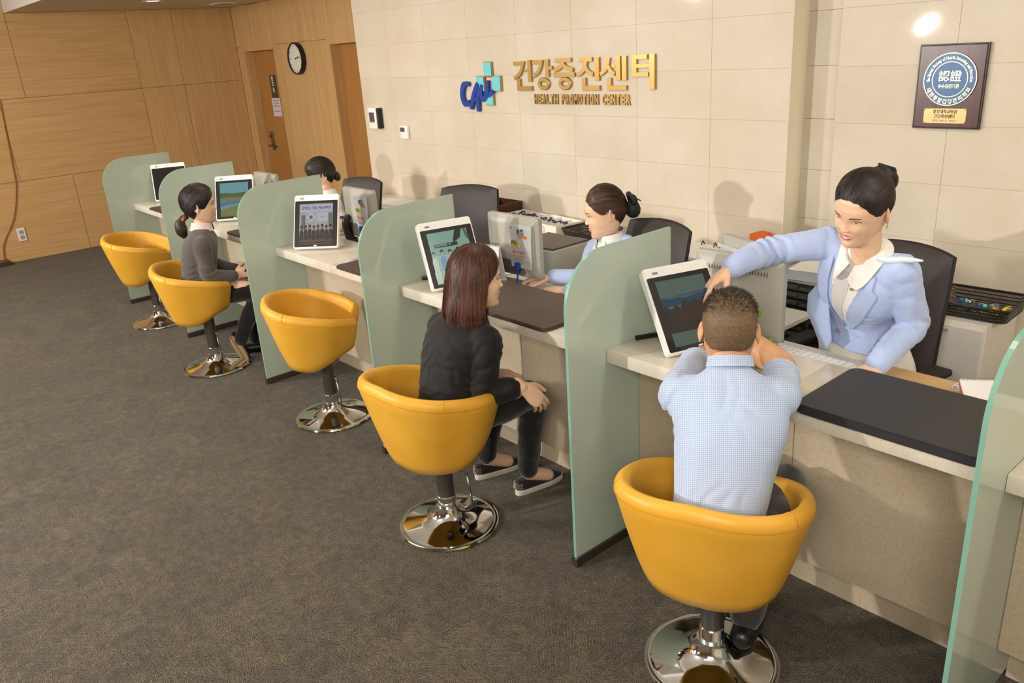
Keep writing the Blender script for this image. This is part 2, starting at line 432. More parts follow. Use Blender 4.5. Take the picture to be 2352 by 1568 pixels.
def copy_tree(root, M4, label, group=None):
    r = root.copy(); COL.objects.link(r); r.matrix_world = M4; MW[r.name] = M4.copy(); r['label'] = label
    if group: r['group'] = group
    for ch in list(root.children):
        c = ch.copy(); COL.objects.link(c); c.parent = r; MW[c.name] = M4.copy()
        for g in list(ch.children):
            d = g.copy(); COL.objects.link(d); d.parent = c
    return r
def textbm(s, size, M4, depth=0.0, bold=0.0, align='LEFT', sx=1.0, res=2):
    cu = bpy.data.curves.new('t', 'FONT'); cu.body = s; cu.size = size; cu.extrude = depth; cu.offset = bold; cu.align_x = align; cu.resolution_u = res
    o = bpy.data.objects.new('t', cu)
    bm = bmesh.new(); bm.from_mesh(o.to_mesh()); o.to_mesh_clear()
    bpy.data.objects.remove(o); bpy.data.curves.remove(cu)
    if sx != 1.0: bmesh.ops.scale(bm, vec=(sx, 1, 1), verts=bm.verts)
    if depth: bmesh.ops.translate(bm, vec=(0, 0, depth), verts=bm.verts)
    return tf(bm, M4)
# ================================================================== THE SETTING
YS, YD, XF, XW = 1.644, 2.485, -7.921, -3.834
CE, CU = 2.425, 2.78
struct('floor', bx(-8.1, 4.6, -7.1, 2.8, -0.1, 0.0), 'carpet')
struct('ceiling', join(bx(-8.1, 4.6, 0.16, 2.8, CE, CU + 0.1), bx(-8.1, 4.6, -7.1, 0.16, CU, CU + 0.1)), 'ceiling')
struct('wall_front', bx(-8.1, 4.6, -7.2, -7.1, 0, CU), 'stone_wall')
struct('wall_right', bx(4.6, 4.7, -7.1, 2.8, 0, CU), 'stone_wall')

# stone wall behind the counter: backing with recessed joints, every slab a piece
TH, TW = 0.229, 0.4655
wb = struct('wall_back', join(bx(XW + 0.004, -0.204, YS + 0.002, 2.0, 0, CE), bx(0.026, 4.6, YS + 0.002, 2.0, 0, CE), bx(-0.21, 0.03, 1.79, 2.0, 0, CE)), 'grout')
def tiles(xs, y, parent, zoff=0.0, g=0.0005):
    rows = []; z = 1.878 + 3 * TH
    while z > -0.3: rows.append(z); z -= TH
    for k in range(len(rows) - 1):
        zt, zb_ = min(rows[k], CE - 0.002), max(rows[k + 1], 0.0)
        if zt - zb_ < 0.02: continue
        for a, b in zip(xs[:-1], xs[1:]):
            bm = bx(a + g, b - g, y, y + 0.02, zb_ + g, zt - g, 0.0007, 1)
            c = Vector(((a + b) / 2, y, (zb_ + zt) / 2))
            o = link('stone_slab', bm, 'stone_wall', parent)
xs = [-1.085 + TW * k for k in range(-6, 2)]
xs = [XW] + [x for x in xs if x > XW + 0.1] + [-0.2]
tiles(xs, YS, wb)
xs = [0.0215 + TW * k for k in range(0, 10)] + [4.6]
tiles([x for x in xs if x <= 4.6], YS, wb)
tiles([-0.2, 0.022], 1.772, wb)
link('recess_reveal', bx(-0.206, -0.199, YS + 0.001, 1.79, 0, CE), 'cream', wb, label='smooth cream side face of the wall recess')

# oak panelled wall at the far end
wf = struct('wall_left', bx(XF - 0.15, XF - 0.012, -7.1, 2.8, 0, CU), 'wood_door')
def panel(y0, y1, z0, z1, mat):
    link('wood_panel', bx(XF - 0.014, XF, y0 + 0.002, y1 - 0.002, z0 + 0.002, z1 - 0.002, 0.0012, 1), mat, wf)
for y0, y1 in ((-4.6, -3.1), (-3.1, -1.6), (-1.6, 0.41), (0.41, 1.315)): panel(y0, y1, 0.0, 0.81, 'wood_h')
for y0, y1 in ((-4.6, -3.1), (-3.1, -1.6), (-1.6, -0.09), (-0.09, 1.315)): panel(y0, y1, 0.81, 1.62, 'wood_h')
for y0, y1 in ((-4.6, -3.1), (-3.1, -1.6), (-1.6, 0.16)): panel(y0, y1, 1.62, CU, 'wood_h')
panel(0.16, 1.315, 1.62, CE, 'wood_h')
for y0, y1 in ((1.315, 1.79), (1.79, YD)):
    panel(y0, y1, 0.0, 1.62, 'wood_v'); panel(y0, y1, 1.62, CE, 'wood_v')
# oak wall with the two doors
wd = struct('wall_corridor', join(bx(XF, -3.3, YD + 0.13, YD + 0.25, 0, CE), bx(XF, -7.76, YD + 0.012, YD + 0.2, 0, CE), bx(-6.94, -5.76, YD + 0.012, YD + 0.2, 0, CE),
            bx(-4.92, -3.3, YD + 0.012, YD + 0.2, 0, CE), bx(XF, -3.3, YD + 0.012, YD + 0.2, 1.99, CE)), 'wood_door')
def dpanel(x0, x1, z0, z1):
    link('wood_panel', bx(x0 + 0.002, x1 - 0.002, YD, YD + 0.014, z0 + 0.002, z1 - 0.002, 0.0012, 1), 'wood_v', wd)
dpanel(XF, -7.76, 0, 1.98); dpanel(-6.94, -5.76, 0, 1.98); dpanel(-4.92, -3.3, 0, 1.98)
dpanel(XF, -6.35, 1.98, CE); dpanel(-6.35, -4.8, 1.98, CE); dpanel(-4.8, -3.3, 1.98, CE)
def door(n, x0, x1):
    d = struct('door_%d' % n, bx(x0, x1, YD + 0.10, YD + 0.14, 0, 1.975, 0.002), 'wood_door')
    link('door_frame', join(bx(x0 - 0.005, x0 + 0.05, YD - 0.012, YD + 0.10, 0, 1.985, 0.002), bx(x1 - 0.03, x1 + 0.005, YD - 0.006, YD + 0.10, 0, 1.985, 0.002),
         bx(x0 + 0.05, x1 - 0.03, YD - 0.012, YD + 0.10, 1.93, 1.985, 0.002)), 'wood_v', d)
    return d
d1 = door(1, -7.76, -6.94); d2 = door(2, -5.76, -4.92)
hx = -7.56
link('door_handle', join(bx(hx - 0.03, hx + 0.03, YD + 0.085, YD + 0.10, 0.80, 1.02, 0.004), cyl((hx, YD + 0.09, 0.86), (hx, YD + 0.03, 0.86), 0.012),
     cyl((hx - 0.01, YD + 0.035, 0.86), (hx + 0.12, YD + 0.035, 0.86), 0.011), cyl((hx, YD + 0.09, 0.97), (hx, YD + 0.06, 0.97), 0.016)), 'brushed', d1, smooth=40)
t = thing('door_sign', 'dark vertical name plate on the wooden door beside the clock', 'sign', (-7.31, YD + 0.098, 1.41))
link('plate', bx(-7.38, -7.24, YD + 0.09, YD + 0.099, 1.41, 1.66, 0.002), 'door_sign', t)
for k, s_ in enumerate('탈의실'):
    link('lettering', textbm(s_, 0.058, basis((-7.31, YD + 0.089, 1.60 - k * 0.062), (1, 0, 0), (0, 0, 1)), 0.0008, 0.001, 'CENTER'), 'paper', t)
t = thing('notice_sheet', 'white paper notice taped below the dark door plate', 'notice', (-7.3, YD + 0.099, 1.2))
link('sheet', bx(-7.42, -7.21, YD + 0.096, YD + 0.0985, 1.20, 1.405), simple('pinkish_paper', '#e6d9dd', 0.8), t)
link('lettering', join(*[bx(-7.39 + 0.02 * (k % 2), -7.24, YD + 0.0945, YD + 0.0962, 1.375 - 0.03 * k, 1.383 - 0.03 * k) for k in (0, 1, 2, 4)]), 'ink_grey', t)

# wall clock
def loop_lathe(prof, n=40, c=(0, 0, 0)):
    c = Vector(c); return rings_mesh([[c + Vector((r * math.cos(2 * PI * k / n), r * math.sin(2 * PI * k / n), z)) for k in range(n)] for r, z in prof], close=True)
cx, cz, cy = -6.41, 1.82, YD - 0.001
t = thing('wall_clock', 'round white wall clock with black rim on the oak wall', 'clock', (cx, cy, cz - 0.16))
def latY(prof, n=48): return tf(lathe(prof, n), basis((cx, cy, cz), (1, 0, 0), (0, 0, 1)))
link('rim', tf(loop_lathe([(0.146, 0.0), (0.158, 0.0), (0.162, 0.03), (0.158, 0.05), (0.146, 0.052), (0.1445, 0.03)], 48), basis((cx, cy, cz), (1, 0, 0), (0, 0, 1))), 'black', t, smooth=40)
link('dial', latY([(0.145, 0.02), (0.145, 0.036)]), 'clock_face', t)
for k in range(12):
    a = k * PI / 6
    link('hour_mark', tf(bx(-0.004, 0.004, 0.115, 0.132, 0.0355, 0.0375), basis((cx, cy, cz), (math.cos(a), 0, -math.sin(a)), (math.sin(a), 0, math.cos(a)))), 'ink_grey', t)
for nm, a, ln_, w_ in (('hour_hand', math.radians(75), 0.075, 0.005), ('minute_hand', math.radians(85), 0.11, 0.0035)):
    link(nm, tf(bx(-w_, w_, -0.02, ln_, 0.036, 0.040), basis((cx, cy, cz), (math.cos(a), 0, -math.sin(a)), (math.sin(a), 0, math.cos(a)))), 'ink_grey', t)
# access reader and thermostat
t = thing('access_reader', 'white and black access card reader on the stone wall beside the doors', 'card reader', (-3.66, YS, 1.285))
link('housing', bx(-3.715, -3.60, YS - 0.045, YS, 1.285, 1.44, 0.005), 'white_gloss', t, smooth=40)
link('side_cover', bx(-3.60, -3.575, YS - 0.04, YS, 1.288, 1.437, 0.004), 'black', t)
link('display', bx(-3.695, -3.625, YS - 0.047, YS - 0.044, 1.335, 1.405), 'grey_dark', t)
link('status_strip', bx(-3.695, -3.625, YS - 0.047, YS - 0.044, 1.327, 1.333), 'yellow_ink', t)
t = thing('thermostat', 'small white thermostat with grey display on the stone wall', 'thermostat', (-3.28, YS, 1.222))
link('housing', bx(-3.335, -3.235, YS - 0.022, YS, 1.222, 1.315, 0.004), 'white_gloss', t, smooth=40)
link('display', bx(-3.325, -3.27, YS - 0.0235, YS - 0.021, 1.272, 1.302), 'grey_dark', t)
# outlet, cable and ceiling fittings at the far end
t = thing('wall_outlet', 'white double power outlet low on the oak wall', 'outlet', (XF, -0.21, 0.205))
link('plate', bx(XF, XF + 0.012, -0.25, -0.175, 0.205, 0.34, 0.003), 'white_gloss', t)
for z_ in (0.245, 0.30): link('socket', tf(lathe([(0.0, 0.0), (0.022, 0.0), (0.022, 0.004), (0.0, 0.003)], 16), basis((XF + 0.012, -0.2125, z_), (0, 1, 0), (0, 0, 1))), 'grey_light', t)
tag(link('hanging_cable', tube([(XF + 0.01, -0.08, 1.62), (XF + 0.01, -0.10, 1.35), (XF + 0.012, -0.125, 1.0), (XF + 0.012, -0.15, 0.75), (XF + 0.012, -0.25, 0.45), (XF + 0.012, -0.40, 0.21), (XF + 0.015, -0.44, 0.01)], 0.006, 6), 'wood_door', smooth=True),
    'thin brown cable hanging down the oak wall at the far left', 'cable')
tag(link('floor_box', bx(XF + 0.005, XF + 0.13, -0.62, -0.40, 0.001, 0.05, 0.004), 'dark_metal'), 'small dark box on the carpet at the foot of the oak wall', 'box')
t = thing('downlight', 'recessed round ceiling downlight nearest the oak wall', 'ceiling light', (-6.69, 1.2, CE - 0.004))
link('trim_ring', loop_lathe([(0.06, 0), (0.095, -0.004), (0.10, 0.0), (0.10, 0.003), (0.06, 0.003)], 28, (-6.69, 1.2, CE - 0.004)), 'white_gloss', t, smooth=40)
link('lens', lathe([(0.0, 0.001), (0.06, 0.001), (0.06, 0.003), (0.0, 0.003)], 28, (-6.69, 1.2, CE - 0.004)), 'lamp', t)
t = thing('ceiling_vent', 'flat white square fitting on the ceiling above the oak wall', 'ceiling vent', (-7.2, 2.1, CE - 0.012))
link('cover', bx(-7.32, -7.08, 2.0, 2.2, CE - 0.012, CE, 0.003), 'white_gloss', t)
for k in range(4): link('slat', bx(-7.30, -7.10, 2.02 + 0.045 * k, 2.04 + 0.045 * k, CE - 0.015, CE - 0.012), 'grey_light', t)

# ------------------------------------------------------------------ raised sign
sg = thing('wall_sign', 'gold raised Korean letters reading health promotion center on the stone wall', 'sign', (-1.5, YS, 1.44))
SB = basis((0, YS, 0), (1, 0, 0), (0, 0, 1))        # local x = world X, y = world Z, z = toward the room (-Y)
SK = [0]
def stroke(pts, w, depth=0.022):
    bms = []
    for (a, b) in zip(pts[:-1], pts[1:]):
        SK[0] += 1; depth = 0.0125 + 0.0003 * (SK[0] % 7)
        a, b = Vector(a), Vector(b); d = (b - a).normalized(); n = Vector((-d.y, d.x)) * w / 2
        e = d * w * 0.0
        bms.append(prism([(a - e - n)[:], (b + e - n)[:], (b + e + n)[:], (a - e + n)[:]], depth, SB.copy(), 0.0018))
    return bms
def curve_stroke(p0, p1, p2, w0, w1, depth=0.022, n=8):
    p0, p1, p2 = Vector(p0), Vector(p1), Vector(p2); L, Rr = [], []
    for k in range(n + 1):
        t_ = k / n; p = p0 * (1 - t_) ** 2 + p1 * 2 * t_ * (1 - t_) + p2 * t_ * t_; d = ((p1 - p0) * (1 - t_) + (p2 - p1) * t_).normalized()
        nn = Vector((-d.y, d.x)) * (w0 + (w1 - w0) * t_) / 2; L.append((p + nn)[:]); Rr.append((p - nn)[:])
    SK[0] += 1; return [prism(Rr + L[::-1], 0.0125 + 0.0003 * (SK[0] % 7), SB.copy(), 0.0018)]
def ring2(cx_, cy_, rx, ry, w, depth=0.0131, n=28):
    bm = bmesh.new(); loops = []
    for (dz, dr) in ((0, 0), (depth - 0.003, 0), (depth, -0.003)):
        loops.append([(cx_ + (rx + dr) * math.cos(2 * PI * k / n), cy_ + (ry + dr) * math.sin(2 * PI * k / n), dz) for k in range(n)])
    for (dz, dr) in ((depth, 0.003), (depth - 0.003, 0), (0, 0)):
        loops.append([(cx_ + (rx - w + dr) * math.cos(2 * PI * k / n), cy_ + (ry - w + dr) * math.sin(2 * PI * k / n), dz) for k in range(n)])
    return [tf(rings_mesh([[Vector(p) for p in l] for l in loops], close=True), SB)]
S_ = 0.034
def glyph(x0, x1, zt, parts): 
    # parts in unit cell (0..1, 0..1), y down from top
    pass
def G(x0, w, zb, h):
    return lambda u, v: (x0 + u * w, zb + v * h)
ZB, HH = 1.562, 0.168; WG = 0.150
xs0 = [-2.040, -1.875, -1.693, -1.500, -1.315, -1.103]
# 건
g = G(xs0[0], WG, ZB, HH); L = []
L += stroke([g(0.0, .90), g(.66, .90)], 0.022) + curve_stroke(g(.56, .97), g(.52, .50), g(.0, .40), 0.028, 0.022) + stroke([g(.62, .66), g(.9, .66)], 0.018) + stroke([g(.95, 1.0), g(.95, .27)], 0.032)
L += stroke([g(.28, .38), g(.28, .0)], 0.032) + stroke([g(.18, .05), g(1.06, .05)], 0.026)
link('letter', join(*L), 'gold', sg, smooth=30)
# 강
g = G(xs0[1], WG, ZB, HH); L = []
L += stroke([g(0.0, .92), g(.62, .92)], 0.022) + curve_stroke(g(.54, .98), g(.50, .56), g(.0, .46), 0.028, 0.022) + stroke([g(.86, 1.0), g(.86, .42)], 0.030) + stroke([g(.86, .72), g(1.16, .72)], 0.020) + ring2(*g(.62, .20), 0.052, 0.036, 0.024)
link('letter', join(*L), 'gold', sg, smooth=30)
# 증
g = G(xs0[2], WG, ZB, HH); L = []
L += stroke([g(.08, .95), g(.96, .95)], 0.022) + curve_stroke(g(.55, .92), g(.45, .70), g(.02, .63), 0.03, 0.022) + curve_stroke(g(.52, .80), g(.70, .68), g(1.05, .63), 0.026, 0.022) + stroke([g(-.03, .48), g(1.12, .48)], 0.024) + ring2(*g(.58, .20), 0.052, 0.036, 0.024)
link('letter', join(*L), 'gold', sg, smooth=30)
# 진
g = G(xs0[3], WG, ZB, HH); L = []
L += stroke([g(.05, .94), g(.74, .94)], 0.022) + curve_stroke(g(.42, .92), g(.38, .55), g(-.04, .47), 0.03, 0.022) + curve_stroke(g(.40, .70), g(.50, .52), g(.78, .47), 0.026, 0.022) + stroke([g(.97, 1.0), g(.97, .28)], 0.036)
L += stroke([g(.30, .38), g(.30, .0)], 0.032) + stroke([g(.20, .05), g(1.10, .05)], 0.026)
link('letter', join(*L), 'gold', sg, smooth=30)
# 센
g = G(xs0[4], WG, ZB, HH); L = []
L += curve_stroke(g(.28, .97), g(.26, .60), g(-.12, .47), 0.034, 0.022) + curve_stroke(g(.28, .72), g(.36, .54), g(.60, .47), 0.026, 0.02) + stroke([g(.44, .72), g(.66, .72)], 0.018) + stroke([g(.76, 1.0), g(.76, .28)], 0.034) + stroke([g(1.04, 1.0), g(1.04, .28)], 0.034)
L += stroke([g(.32, .36), g(.32, .0)], 0.032) + stroke([g(.22, .05), g(1.14, .05)], 0.026)
link('letter', join(*L), 'gold', sg, smooth=30)
# 터
g = G(xs0[5], WG, ZB, HH); L = []
L += stroke([g(.08, .97), g(.08, .42)], 0.034) + stroke([g(.0, .95), g(.66, .95)], 0.022) + stroke([g(.08, .69), g(.62, .69)], 0.020) + stroke([g(.0, .44), g(.72, .44)], 0.022) + stroke([g(.56, .69), g(.84, .69)], 0.018) + stroke([g(.88, 1.02), g(.88, .0)], 0.036)
link('letter', join(*L), 'gold', sg, smooth=30)
lx = -1.870
for s_ in 'HEALTH PROMOTION CENTER':
    if s_ == ' ': lx += 0.022; continue
    wl = 0.0345 if s_ != 'I' else 0.020
    b = textbm(s_, 0.074, basis((lx, YS, 1.484), (1, 0, 0), (0, 0, 1)), 0.005, 0.0029, 'LEFT', 1.0)
    xsb = [v.co.x for v in b.verts]; mn, mx = min(xsb), max(xsb)
    for v in b.verts: v.co.x = lx + (v.co.x - mn) / max(1e-6, mx - mn) * (wl - 0.007 if s_ != 'I' else 0.010)
    link('small_letter', b, 'gold', sg); lx += wl
lg = thing('hospital_logo', 'turquoise cross logo with blue brush script beside the gold letters', 'logo', (-2.3, YS, 1.50))
CXs = [(-2.283, 1.688, 0.072, 0.078), (-2.283, 1.512, 0.072, 0.078), (-2.365, 1.60, 0.075, 0.085), (-2.205, 1.60, 0.075, 0.085)]
for (a, b, w_, h_) in CXs:
    link('cross_square', prism([(a - w_/2, b - h_/2 + 0.0), (a + w_/2, b - h_/2), (a + w_/2, b + h_/2), (a - w_/2, b + h_/2)], 0.016, SB.copy()), 'teal', lg)
    link('gold_backing', prism([(a - w_/2 - .004, b - h_/2 - .004), (a + w_/2 + .006, b - h_/2 - .004), (a + w_/2 + .006, b + h_/2 + .004), (a - w_/2 - .004, b + h_/2 + .004)], 0.012, SB.copy()), 'gold', lg)
link('centre_frame', join(*(stroke([(-2.322, 1.642), (-2.246, 1.642)], 0.006, 0.018) + stroke([(-2.322, 1.558), (-2.246, 1.558)], 0.006, 0.018) + stroke([(-2.322, 1.642), (-2.322, 1.558)], 0.006, 0.018) + stroke([(-2.246, 1.642), (-2.246, 1.558)], 0.006, 0.018))), 'red', lg)
def brush(pts, w):
    P = spline([Vector((a, b, 0)) for a, b in pts], 5); L, Rr = [], []
    for i, p in enumerate(P):
        d = (P[min(i + 1, len(P) - 1)] - P[max(i - 1, 0)]).normalized(); k = i / (len(P) - 1)
        ww = w * (0.75 + 0.45 * math.sin(PI * k) + 0.12 * math.sin(9 * k)) / 2
        L.append((p.x - d.y * ww, p.y + d.x * ww)); Rr.append((p.x + d.y * ww, p.y - d.x * ww))
    SK[0] += 1; dz = 0.021 + 0.0006 * (SK[0] % 5)
    return [tf(rings_mesh([[Vector((l[0], l[1], 0)), Vector((l[0], l[1], dz)), Vector((r[0], r[1], dz)), Vector((r[0], r[1], 0))] for l, r in zip(L, Rr)]), SB)]
link('script_letter', join(*brush([(-2.475, 1.600), (-2.53, 1.595), (-2.556, 1.53), (-2.53, 1.475), (-2.485, 1.49)], 0.030)), 'navy', lg)
link('script_letter', join(*(brush([(-2.47, 1.445), (-2.435, 1.53), (-2.385, 1.605)], 0.028) + brush([(-2.385, 1.60), (-2.395, 1.52), (-2.40, 1.43)], 0.028) + brush([(-2.46, 1.50), (-2.40, 1.51)], 0.022))), 'navy', lg)
link('script_letter', join(*(brush([(-2.345, 1.595), (-2.36, 1.535), (-2.335, 1.505), (-2.30, 1.54), (-2.285, 1.62)], 0.028) + brush([(-2.29, 1.59), (-2.285, 1.53), (-2.235, 1.56)], 0.024))), 'navy', lg)

# ------------------------------------------------------------------ wooden plaque
pq = thing('award_plaque', 'dark wooden award plaque with blue round emblem on the stone wall', 'plaque', (0.48, YS, 1.415))
link('board', bx(0.362, 0.602, YS - 0.018, YS, 1.415, 1.72, 0.003), 'wood_dark', pq)
link('board_edge', join(bx(0.358, 0.606, YS - 0.014, YS - 0.001, 1.411, 1.415), bx(0.358, 0.606, YS - 0.014, YS - 0.001, 1.72, 1.724), bx(0.602, 0.606, YS - 0.014, YS - 0.001, 1.415, 1.72), bx(0.358, 0.362, YS - 0.014, YS - 0.001, 1.415, 1.72)), 'black', pq)
PB = basis((0.483, YS - 0.0185, 1.595), (1, 0, 0), (0, 0, 1))
def disc(r0, r1, d0, d1, n=64): return tf(rings_mesh([[Vector((r * math.cos(2*PI*k/n), r * math.sin(2*PI*k/n), d)) for k in range(n)] for r, d in ((r0, d0), (r0, d1), (r1, d1), (r1, d0))], close=True) if r1 > 0 else lathe([(r0, d0), (r0, d1)], n), PB)
em = link('emblem', disc(0.094, 0, 0, 0.003), 'plaque_blue', pq)
link('emblem_ring', disc(0.097, 0.0935, 0, 0.0045), 'silver_gold', em); link('emblem_ring', disc(0.0655, 0.0625, 0, 0.0042), 'silver_gold', em)
def arc_text(s, r, a0, a1, size, flip=False):
    out = []; n = len(s)
    for i, ch in enumerate(s):
        if ch == ' ': continue
        a = math.radians(a0 + (a1 - a0) * (i + 0.5) / n)
        up = Vector((math.cos(a), math.sin(a))) * (-1 if flip else 1); rt = Vector((up.y, -up.x))
        p = Vector((math.cos(a), math.sin(a))) * r
        loc = Matrix(((rt.x, up.x, 0, p.x), (rt.y, up.y, 0, p.y), (0, 0, 1, 0.0032), (0, 0, 0, 1)))
        out.append(textbm(ch, size, PB @ loc, 0.0006, 0.0006, 'CENTER', 0.8 if not flip else 1.0, 1))
    return join(*out)
link('emblem_lettering', arc_text('The Korean Society of Health Screening and Promotion', 0.0735, 186, -8, 0.0155), 'silver_gold', em)
link('emblem_lettering', arc_text('대한종합건강관리학회', 0.0885, 202, 338, 0.0185, True), 'silver_gold', em)
link('emblem_lettering', textbm('認證', 0.043, PB @ Matrix.Translation((0, -0.004, 0.0032)), 0.0006, 0.0004, 'CENTER', 1.0, 1), 'silver_gold', em)
link('emblem_lettering', textbm('우수검진기관', 0.0165, PB @ Matrix.Translation((-0.002, -0.031, 0.0032)), 0.0006, 0.0004, 'CENTER', 0.85, 1), 'silver_gold', em)
np_ = link('name_plate', bx(0.400, 0.558, YS - 0.021, YS - 0.018, 1.432, 1.488, 0.0008, 1), 'gold_side', pq)
NB = basis((0.479, YS - 0.0212, 1.4715), (1, 0, 0), (0, 0, 1))
link('engraving', join(textbm('중앙대학교병원', 0.0155, NB @ Matrix.Translation((0, -0.001, 0)), 0.0003, 0.0003, 'CENTER', 0.9, 1), textbm('건강증진센터', 0.0155, NB @ Matrix.Translation((0, -0.019, 0)), 0.0003, 0.0003, 'CENTER', 0.9, 1),
     textbm('인증기간 : 2012. 11 ~ 2015. 11', 0.008, NB @ Matrix.Translation((0, -0.032, 0)), 0.0003, 0, 'CENTER', 0.9, 1)), 'ink', np_)
for sx_ in (0.404, 0.554):
    for sz_ in (1.436, 1.484): link('screw', cyl((sx_, YS - 0.0215, sz_), (sx_, YS - 0.023, sz_), 0.0022, n=10), 'dark_metal', np_)

# ================================================================== COUNTER
PX = [-5.17, -3.877, -2.597, -1.300, 0.0, 1.276, 2.58]     # partition planes
YC, ZC, ZL, YP, ZK, YK = 0.188, 0.804, 0.756, 0.36, 0.178, 0.49
BAY = ['at the far end, beyond the last partitions', 'where the woman with the ponytail sits', 'in front of the empty yellow chair between partitions', 'in front of the woman in black', 'where the man in the checked shirt leans', 'nearest the camera at the right edge']
for i in range(6):
    x0, x1 = PX[i] + 0.0065, PX[i + 1] - 0.0065; xm = (x0 + x1) / 2
    t = thing('reception_counter', 'beige stone reception counter section ' + BAY[i], 'counter', (xm, YP, 0), group='reception counter sections')
    for a, b in ((x0, xm - 0.0006), (xm + 0.0006, x1)):
        link('worktop_slab', bx(a, b, YC, 0.556, ZL, ZC, 0.0022, 2), 'counter', t, smooth=35)
    for a, b in ((x0, xm - 0.0008), (xm + 0.0008, x1)):
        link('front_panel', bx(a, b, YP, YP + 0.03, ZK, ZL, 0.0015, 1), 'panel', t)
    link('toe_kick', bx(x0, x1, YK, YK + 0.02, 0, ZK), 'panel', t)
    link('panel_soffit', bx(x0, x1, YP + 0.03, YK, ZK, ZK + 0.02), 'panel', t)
    link('back_panel', bx(x0, x1, 0.53, 0.55, 0.0, ZL), 'white_lam', t)
    t = thing('staff_desk', 'low white staff desk behind the counter ' + BAY[i], 'desk', (xm, 0.72, 0), group='staff desks')
    link('desk_top', bx(x0, x1, 0.558, 0.89, 0.675, 0.70, 0.003), 'desk_white', t)
    for xx in (x0 + 0.01, x1 - 0.03): link('side_panel', bx(xx, xx + 0.02, 0.57, 0.87, 0, 0.675), 'white_lam', t)
# wood veneer inlay seen on the nearest desk
tag(link('wooden_desk_pad', bx(0.70, 0.955, 0.76, 0.885, 0.7005, 0.704, 0.001, 1), 'wood_pale'), 'pale wooden board on the desk behind the standing woman in blue', 'desk pad')

# glass partitions
def partition_poly():
    r, zt, zb_, yb = 0.185, 1.174, 0.032, 0.544
    pts = [(0.0, zb_), (yb, zb_), (yb, zt)]
    for k in range(13):
        a = math.radians(90 + 90 * k / 12); pts.append((r + r * math.cos(a), zt - r + r * math.sin(a)))
    return pts
PL = ['far left glass partition beyond the last yellow chair', 'frosted glass partition just left of the woman with the ponytail', 'frosted glass partition between the ponytail woman and the empty yellow chair',
      'frosted glass partition left of the woman in black', 'frosted glass partition between the woman in black and the seated man', 'frosted glass partition with a green edge at the right border of the picture']
for i in range(6):
    x = PX[i]
    t = thing('glass_partition', PL[i], 'glass partition', (x, 0.27, 0), group='glass counter partitions')
    Bm = basis((x - 0.006, 0, 0), (0, 1, 0), (0, 0, 1))
    poly = partition_poly(); bm = bmesh.new()
    # keep clear of the worktop and the panel: notch the pane where the counter runs
    a = [bm.verts.new((x - 0.006, p[0], p[1])) for p in poly]; b = [bm.verts.new((x + 0.006, p[0], p[1])) for p in poly]
    bm.faces.new(a[::-1]).material_index = 0; bm.faces.new(b).material_index = 0
    for k in range(len(a)):
        f = bm.faces.new((a[k], a[(k + 1) % len(a)], b[(k + 1) % len(a)], b[k])); f.material_index = 1
    bmesh.ops.recalc_face_normals(bm, faces=bm.faces)
    link('pane', bm, ['frost', 'edge'], t)
    link('floor_channel', join(bx(x - 0.016, x - 0.0065, -0.008, 0.36, 0, 0.036, 0.001, 1), bx(x + 0.0065, x + 0.016, -0.008, 0.36, 0, 0.036, 0.001, 1), bx(x - 0.0065, x + 0.0065, -0.008, 0.36, 0, 0.03)), 'dark_metal', t)

# desk mats
def deskmat(x0, x1, mat, lab, th=0.012, r=0.03, y0=0.172, y1=0.527):
    bm = prism(rrect(x1 - x0, y1 - y0, r, 5), th, Matrix.Translation((x0, y0, ZC)), min(0.004, th * 0.4))
    return tag(link('desk_mat', bm, mat, smooth=40), lab, 'desk mat', 'desk mats on the counter')
deskmat(0.732, 1.235, 'mat_black', 'thick black leather desk mat nearest the camera', 0.026, 0.035, 0.168, 0.52)
deskmat(-0.935, -0.288, 'mat_brown', 'dark brown desk mat in front of the woman in black', 0.014)
deskmat(-1.86, -1.33, 'mat_brown', 'dark brown desk mat left of the second nearest frosted partition', 0.014, y0=0.165)
deskmat(-3.27, -2.64, 'mat_brown', 'dark brown desk mat before the woman with the ponytail', 0.012)
deskmat(-4.755, -4.20, 'mat_brown', 'dark brown desk mat on the farthest counter section', 0.012)

# ------------------------------------------------------------------ tablets
TWd, THt = 0.263, 0.312
SW, SH = 0.195, 0.235          # lit picture
def screen_img(parts):         # list of (material, [polygon pts in 0..1]) -> one mesh, several materials
    mats, bms = [], []
    bm = bmesh.new()
    for d, (m, poly) in enumerate(parts):
        if m not in mats: mats.append(m)
        vs = [bm.verts.new((p[0] * SW, p[1] * SH, 0.00008 * (d + 1))) for p in poly]
        f = bm.faces.new(vs); f.material_index = mats.index(m)
    return bm, mats
def E_(name, col, st=0.28): 
    if name not in M: M[name] = m_emit_glass(name, col, st, 0.15)
    return name
def rect(x0, y0, x1, y1): return [(x0, y0), (x1, y0), (x1, y1), (x0, y1)]
def blob(cx_, cy_, rx, ry, n=14): return [(cx_ + rx * math.cos(2*PI*k/n), cy_ + ry * math.sin(2*PI*k/n)) for k in range(n)]
def figure(x, y0, s, coat, hair='sc_hair', skin='sc_skin', legs=None):
    return [(coat, [(x - .085*s, y0), (x + .085*s, y0), (x + .095*s, y0 + .30*s), (x + .06*s, y0 + .40*s), (x - .06*s, y0 + .40*s), (x - .095*s, y0 + .30*s)]),
            (skin, blob(x, y0 + .485*s, .045*s, .06*s)), (hair, [(x - .06*s, y0 + .47*s), (x - .045*s, y0 + .50*s), (x - .03*s, y0 + .53*s), (x + .03*s, y0 + .53*s), (x + .045*s, y0 + .50*s), (x + .06*s, y0 + .47*s), (x + .055*s, y0 + .56*s), (x, y0 + .585*s), (x - .055*s, y0 + .56*s)])]
